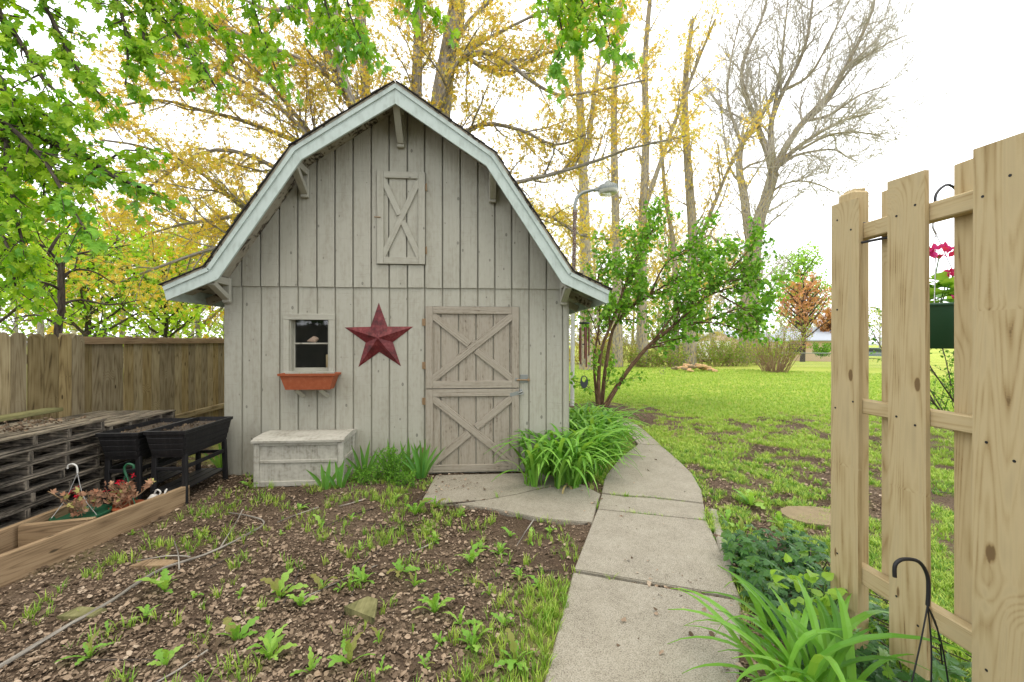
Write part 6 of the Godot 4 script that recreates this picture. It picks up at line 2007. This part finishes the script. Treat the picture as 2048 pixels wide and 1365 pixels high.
	var slots := [[2.17, -31.93, 14.0, "just right of the shed roof's upper break"], [6.03, -35.64, 14.0, "above the shed roof's right eave"], [9.40, -32.36, 13.0, "left of the yard light's head"], [13.59, -37.05, 14.0, "between the yard light's head and the forked trunk"], [15.07, -32.92, 12.5, "between the forked and the vine-wrapped trunks"], [20.52, -35.50, 12.0, "between the vine-wrapped trunk and the bare tree"], [-13.97, -31.19, 14.0, "behind the shed roof's left slope"], [-14.85, -27.25, 12.0, "behind the shed's left eave"], [-21.01, -31.75, 12.0, "between the green maple's tips and the shed roof"], [-26.50, -30.17, 11.0, "behind the slim crooked tree"]]
	for s in slots:
		far_tree("half-leafed pale yellow tree " + s[3], land(s[0], s[1]), s[2], 0.15, 22, screen, M.pale_bark, "half-leafed trees behind the shed", "screen_tree", 0.22, 0.8)
	for k in 9:
		var row: Array = [[-48.53, -37.92], [-49.34, -42.00], [-50.10, -46.07], [-36.97, -37.01], [-37.31, -41.05], [-36.80, -45.03], [-26.20, -36.17], [-25.72, -40.14], [-24.98, -44.10]][k]
		far_tree("pale lime tree far beyond the picket fence, %s from the left" % ["first", "second", "third", "fourth", "fifth", "sixth", "seventh", "eighth", "ninth"][k], land(row[0], row[1]), 7.0 + (k % 2) * 2.0, 0.2, 14, {"a": Color(0.34, 0.46, 0.08), "b": Color(0.5, 0.48, 0.12), "size": [0.25, 0.45], "spread": 0.4, "n": 14, "len": [2.2], "gap": [1.1]}, M.bark, "pale lime trees far beyond the fence", "distant_tree", 0.15, 1.0)


func house(label: String, p: Vector3, turn: float, w: float, dp: float, eave: float, ridge: float, wins: Array) -> void:
	var o := thing("far_house", label, "house", p, turn, "tan houses beyond the lawn")
	var g := Geo.new()
	g.prism(PackedVector2Array([Vector2(-dp / 2, 0), Vector2(dp / 2, 0), Vector2(dp / 2, eave), Vector2(0, ridge - 0.1), Vector2(-dp / 2, eave)]), -w / 2, w / 2, Transform3D(Basis(Vector3.UP, PI / 2), Vector3.ZERO))
	part("wall", g, M.tan_wall, o)
	var roof := Node3D.new()
	roof.name = "roof"
	o.add_child(roof)
	var n := Vector2(dp / 2 + 0.4, 0)
	for s in [-1, 1]:
		g = Geo.new()
		var lo := Vector2(s * (dp / 2 + 0.45), eave - 0.18)
		var hi := Vector2(0, ridge)
		g.prism(PackedVector2Array([lo, hi, hi + Vector2(0, 0.12), lo + Vector2(0, 0.12)]), -w / 2 - 0.4, w / 2 + 0.4, Transform3D(Basis(Vector3.UP, PI / 2), Vector3.ZERO))
		part("roof_slope", g, M.grey_roof, roof)
	for q in wins:
		var win := Node3D.new()
		win.name = "window"
		o.add_child(win, true)
		win.transform = at(q[0], Basis(Vector3.UP, q[3]))
		for e in [[0, q[2] / 2, q[1] + 0.14, 0.07], [0, -q[2] / 2, q[1] + 0.14, 0.07], [-q[1] / 2, 0, 0.07, q[2]], [q[1] / 2, 0, 0.07, q[2]], [0, 0, 0.05, q[2]]]:
			board("frame", Vector3(e[2], e[3], 0.08), at(Vector3(e[0], e[1], 0.05)), M.white_paint, win, 0.005)
		board("pane", Vector3(q[1], q[2], 0.02), at(Vector3(0, 0, 0.02)), M.dark_glass, win, 0.0)


func make_far_things() -> void:
	rng.seed = 480
	var h1 := land(30.66, -47.74)
	house("low tan house with a grey roof behind the bare tree's trunk", h1, 0.35, 7.0, 6.0, 2.5, 3.55, [[Vector3(-2.6, 1.4, 3.0), 0.8, 1.2, 0.0], [Vector3(0.2, 1.5, 3.0), 1.6, 1.2, 0.0], [Vector3(2.4, 1.4, 3.0), 1.2, 1.2, 0.0]])
	var h2 := land(43.25, -50.76)
	house("pale tan house with a low gable behind the round bush", h2, -0.9, 8.0, 9.0, 2.6, 4.15, [[Vector3(4.0, 1.7, -1.0), 1.0, 1.0, PI / 2], [Vector3(4.0, 1.7, 0.6), 1.0, 1.0, PI / 2], [Vector3(-1.5, 1.6, 4.5), 1.6, 1.1, 0.0]])
	# white trailer between the trees
	var tr := thing("white_trailer", "small white camper trailer left of the low tan house", "trailer", land(25.79, -45.12), 0.3)
	var g := Geo.new()
	g.prism(PackedVector2Array([Vector2(-1.7, 0.5), Vector2(1.5, 0.5), Vector2(1.8, 1.0), Vector2(1.75, 2.2), Vector2(1.5, 2.45), Vector2(-1.5, 2.45), Vector2(-1.8, 2.2), Vector2(-1.85, 1.0)]), -0.9, 0.9)
	part("body", g, M.white_paint, tr)
	for x in [-0.7, 0.6]:
		board("window", Vector3(0.8, 0.5, 0.02), at(Vector3(x, 1.7, 0.905)), M.dark_glass, tr, 0.005)
	for x in [-0.3, 0.4]:
		for z in [-0.8, 0.8]:
			part("wheel", rod([Vector3(x, 0.3, z - 0.09), Vector3(x, 0.3, z + 0.09)], 0.32, 16), M.tyre, tr)
	# parked car
	var c := thing("parked_car", "blue grey sedan parked far away between two fence boards", "car", land(55.94, -55.78), -0.75)
	g = Geo.new()
	g.prism(PackedVector2Array([Vector2(-2.2, 0.3), Vector2(2.15, 0.3), Vector2(2.25, 0.55), Vector2(2.1, 0.8), Vector2(1.1, 0.92), Vector2(-1.5, 0.95), Vector2(-2.2, 0.85)]), -0.85, 0.85)
	part("body", g, M.car_paint, c)
	g = Geo.new()
	g.prism(PackedVector2Array([Vector2(-1.55, 0.95), Vector2(1.05, 0.92), Vector2(0.4, 1.4), Vector2(-0.9, 1.42)]), -0.72, 0.72)
	part("cabin", g, M.dark_glass, c)
	g = Geo.new()
	g.prism(PackedVector2Array([Vector2(-0.98, 1.4), Vector2(0.48, 1.38), Vector2(0.35, 1.46), Vector2(-0.85, 1.48)]), -0.74, 0.74)
	part("roof", g, M.car_paint, c)
	for x in [-1.35, 1.4]:
		for z in [-0.78, 0.78]:
			part("wheel", rod([Vector3(x, 0.32, z - 0.1), Vector3(x, 0.32, z + 0.1)], 0.32, 18), M.tyre, c)
	for z in [-0.6, 0.6]:
		board("headlight", Vector3(0.06, 0.14, 0.35), at(Vector3(2.17, 0.68, z)), M.white_paint, c, 0.01)
	# chain-link fence across the far lawn
	var a := land(16.26, -21.79)
	var b := land(21.75, -20.36)
	var f := thing("chain_link_fence", "low galvanized chain-link fence across the far end of the lawn", "fence", a)
	var run := b - a
	run.y = 0
	var long := run.length()
	var dir := run / long
	var n := int(long / 1.9)
	for k in n + 1:
		part("post", rod([dir * (k * long / n) + Vector3(0, -0.05, 0), dir * (k * long / n) + Vector3(0, 0.8, 0)], 0.028, 8), M.galv, f)
	part("top_rail", rod([Vector3(0, 0.77, 0), dir * long + Vector3(0, 0.77, 0)], 0.022, 8), M.galv, f)
	g = Geo.new()
	var k := 0.0
	while k < long - 0.75:
		for e in [[k, k + 0.72], [k + 0.72, k]]:
			g.tube(PackedVector3Array([dir * e[0] + Vector3(0, 0.02, 0), dir * e[1] + Vector3(0, 0.76, 0)]), PackedFloat32Array([0.0022, 0.0022]), 3)
		k += 0.09
	part("wire_mesh", g, M.galv, f)


# ---------------------------------------------------------------- the scene
func _ready() -> void:
	var cam := Camera3D.new()
	cam.name = "camera"
	cam.position = Vector3(0, 1.42, 0)
	cam.rotation_degrees = Vector3(0, -4.5, 0)
	cam.fov = 77.53
	cam.near = 0.05
	cam.far = 600.0
	add_child(cam)
	var env := Environment.new()
	env.background_mode = Environment.BG_SKY
	var sm := ProceduralSkyMaterial.new()
	sm.sky_top_color = Color(0.975, 0.985, 1.0)
	sm.sky_horizon_color = Color(0.93, 0.94, 0.955)
	sm.sky_curve = 0.6
	sm.ground_bottom_color = Color(0.35, 0.36, 0.28)
	sm.ground_horizon_color = Color(0.6, 0.62, 0.58)
	sm.sky_energy_multiplier = 1.25
	var sky := Sky.new()
	sky.sky_material = sm
	env.sky = sky
	env.tonemap_mode = Environment.TONE_MAPPER_LINEAR
	env.tonemap_exposure = 1.75
	env.sdfgi_enabled = true
	env.ssao_enabled = true
	env.ssil_enabled = true
	var we := WorldEnvironment.new()
	we.name = "world"
	we.environment = env
	add_child(we)
	var sun := DirectionalLight3D.new()
	sun.name = "sun"
	sun.light_energy = 0.4
	sun.light_angular_distance = 40.0
	sun.light_color = Color(1.0, 0.97, 0.92)
	sun.shadow_enabled = true
	sun.rotation_degrees = Vector3(-70, 22, 0)
	add_child(sun)

	rng.seed = 7
	lumps.seed = 4
	lumps.frequency = 0.05
	patches.seed = 9
	patches.frequency = 0.05
	patches.fractal_octaves = 3
	make_materials()
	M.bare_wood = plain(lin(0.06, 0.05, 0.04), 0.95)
	M.tan_fence = M.fence_wood
	M.creeper_leaf = heart_leaf().mesh(M.green_c)
	M.straw = plain(lin(0.42, 0.33, 0.14), 0.8)
	M.cane = plain(lin(0.3, 0.2, 0.12), 0.9)
	M.chips = plain(lin(0.6, 0.38, 0.2), 0.9)
	M.tan_wall = plain(lin(0.62, 0.47, 0.34), 0.9)
	M.grey_roof = plain(lin(0.4, 0.44, 0.5), 0.9)
	M.dark_glass = plain(lin(0.04, 0.05, 0.06), 0.1)
	M.car_paint = plain(lin(0.16, 0.2, 0.25), 0.25)
	M.tyre = plain(lin(0.02, 0.02, 0.02), 0.9)
	for s in SLABS:
		slab_polys.append(flat_poly(s))
	make_ground()
	make_walk()
	make_shed()
	make_left_fence()
	make_right_fence()
	on_the_shed()
	rng.seed = 21
	make_storage_box()
	make_planters()
	make_pallets()
	make_bed()
	make_lamp()
	make_chime()
	make_lilies()
	make_irises()
	make_ivy()
	make_lilac()
	make_overhang()
	make_big_maple()
	make_row_trees()
	make_bare_tree()
	make_shrubs()
	make_background()
	make_far_things()
	make_weeds()
	make_ground_things()
	rng.seed = 99
	scatter_grass()
	scatter_ground()
	make_behind()


func make_behind() -> void:
	# the trees at the observer's back that the shed window mirrors
	rng.seed = 490
	for b in [[Vector3(-6.5, 0, 6.5), 8.5, "leafy dark tree behind the observer, left one"], [Vector3(-2.0, 0, 9.0), 9.5, "leafy dark tree behind the observer, middle one"], [Vector3(3.5, 0, 8.5), 9.0, "leafy dark tree behind the observer, right one"]]:
		far_tree(b[2], b[0], b[1], 0.2, 26, {"a": Color(0.05, 0.12, 0.02), "b": Color(0.12, 0.22, 0.03), "size": [0.2, 0.4], "spread": 0.3, "n": 20, "len": [2.0], "gap": [0.7]}, M.dark_bark, "trees at the observer's back", "leafy_tree", 0.12, 1.0)
	var f := thing("board_fence", "tall dark board fence at the observer's back", "fence", Vector3(-6.0, 0, 5.0))
	for k in 60:
		picket("picket", 0.14, 1.95 + r(-0.02, 0.02), at(Vector3(-4.3 + k * 0.146, 0, 0)), M.grey_wood, f)
	for y in [0.4, 1.5]:
		board("rail", Vector3(8.8, 0.09, 0.04), at(Vector3(0, y, 0.03)), M.bare_wood, f, 0.003, 0)
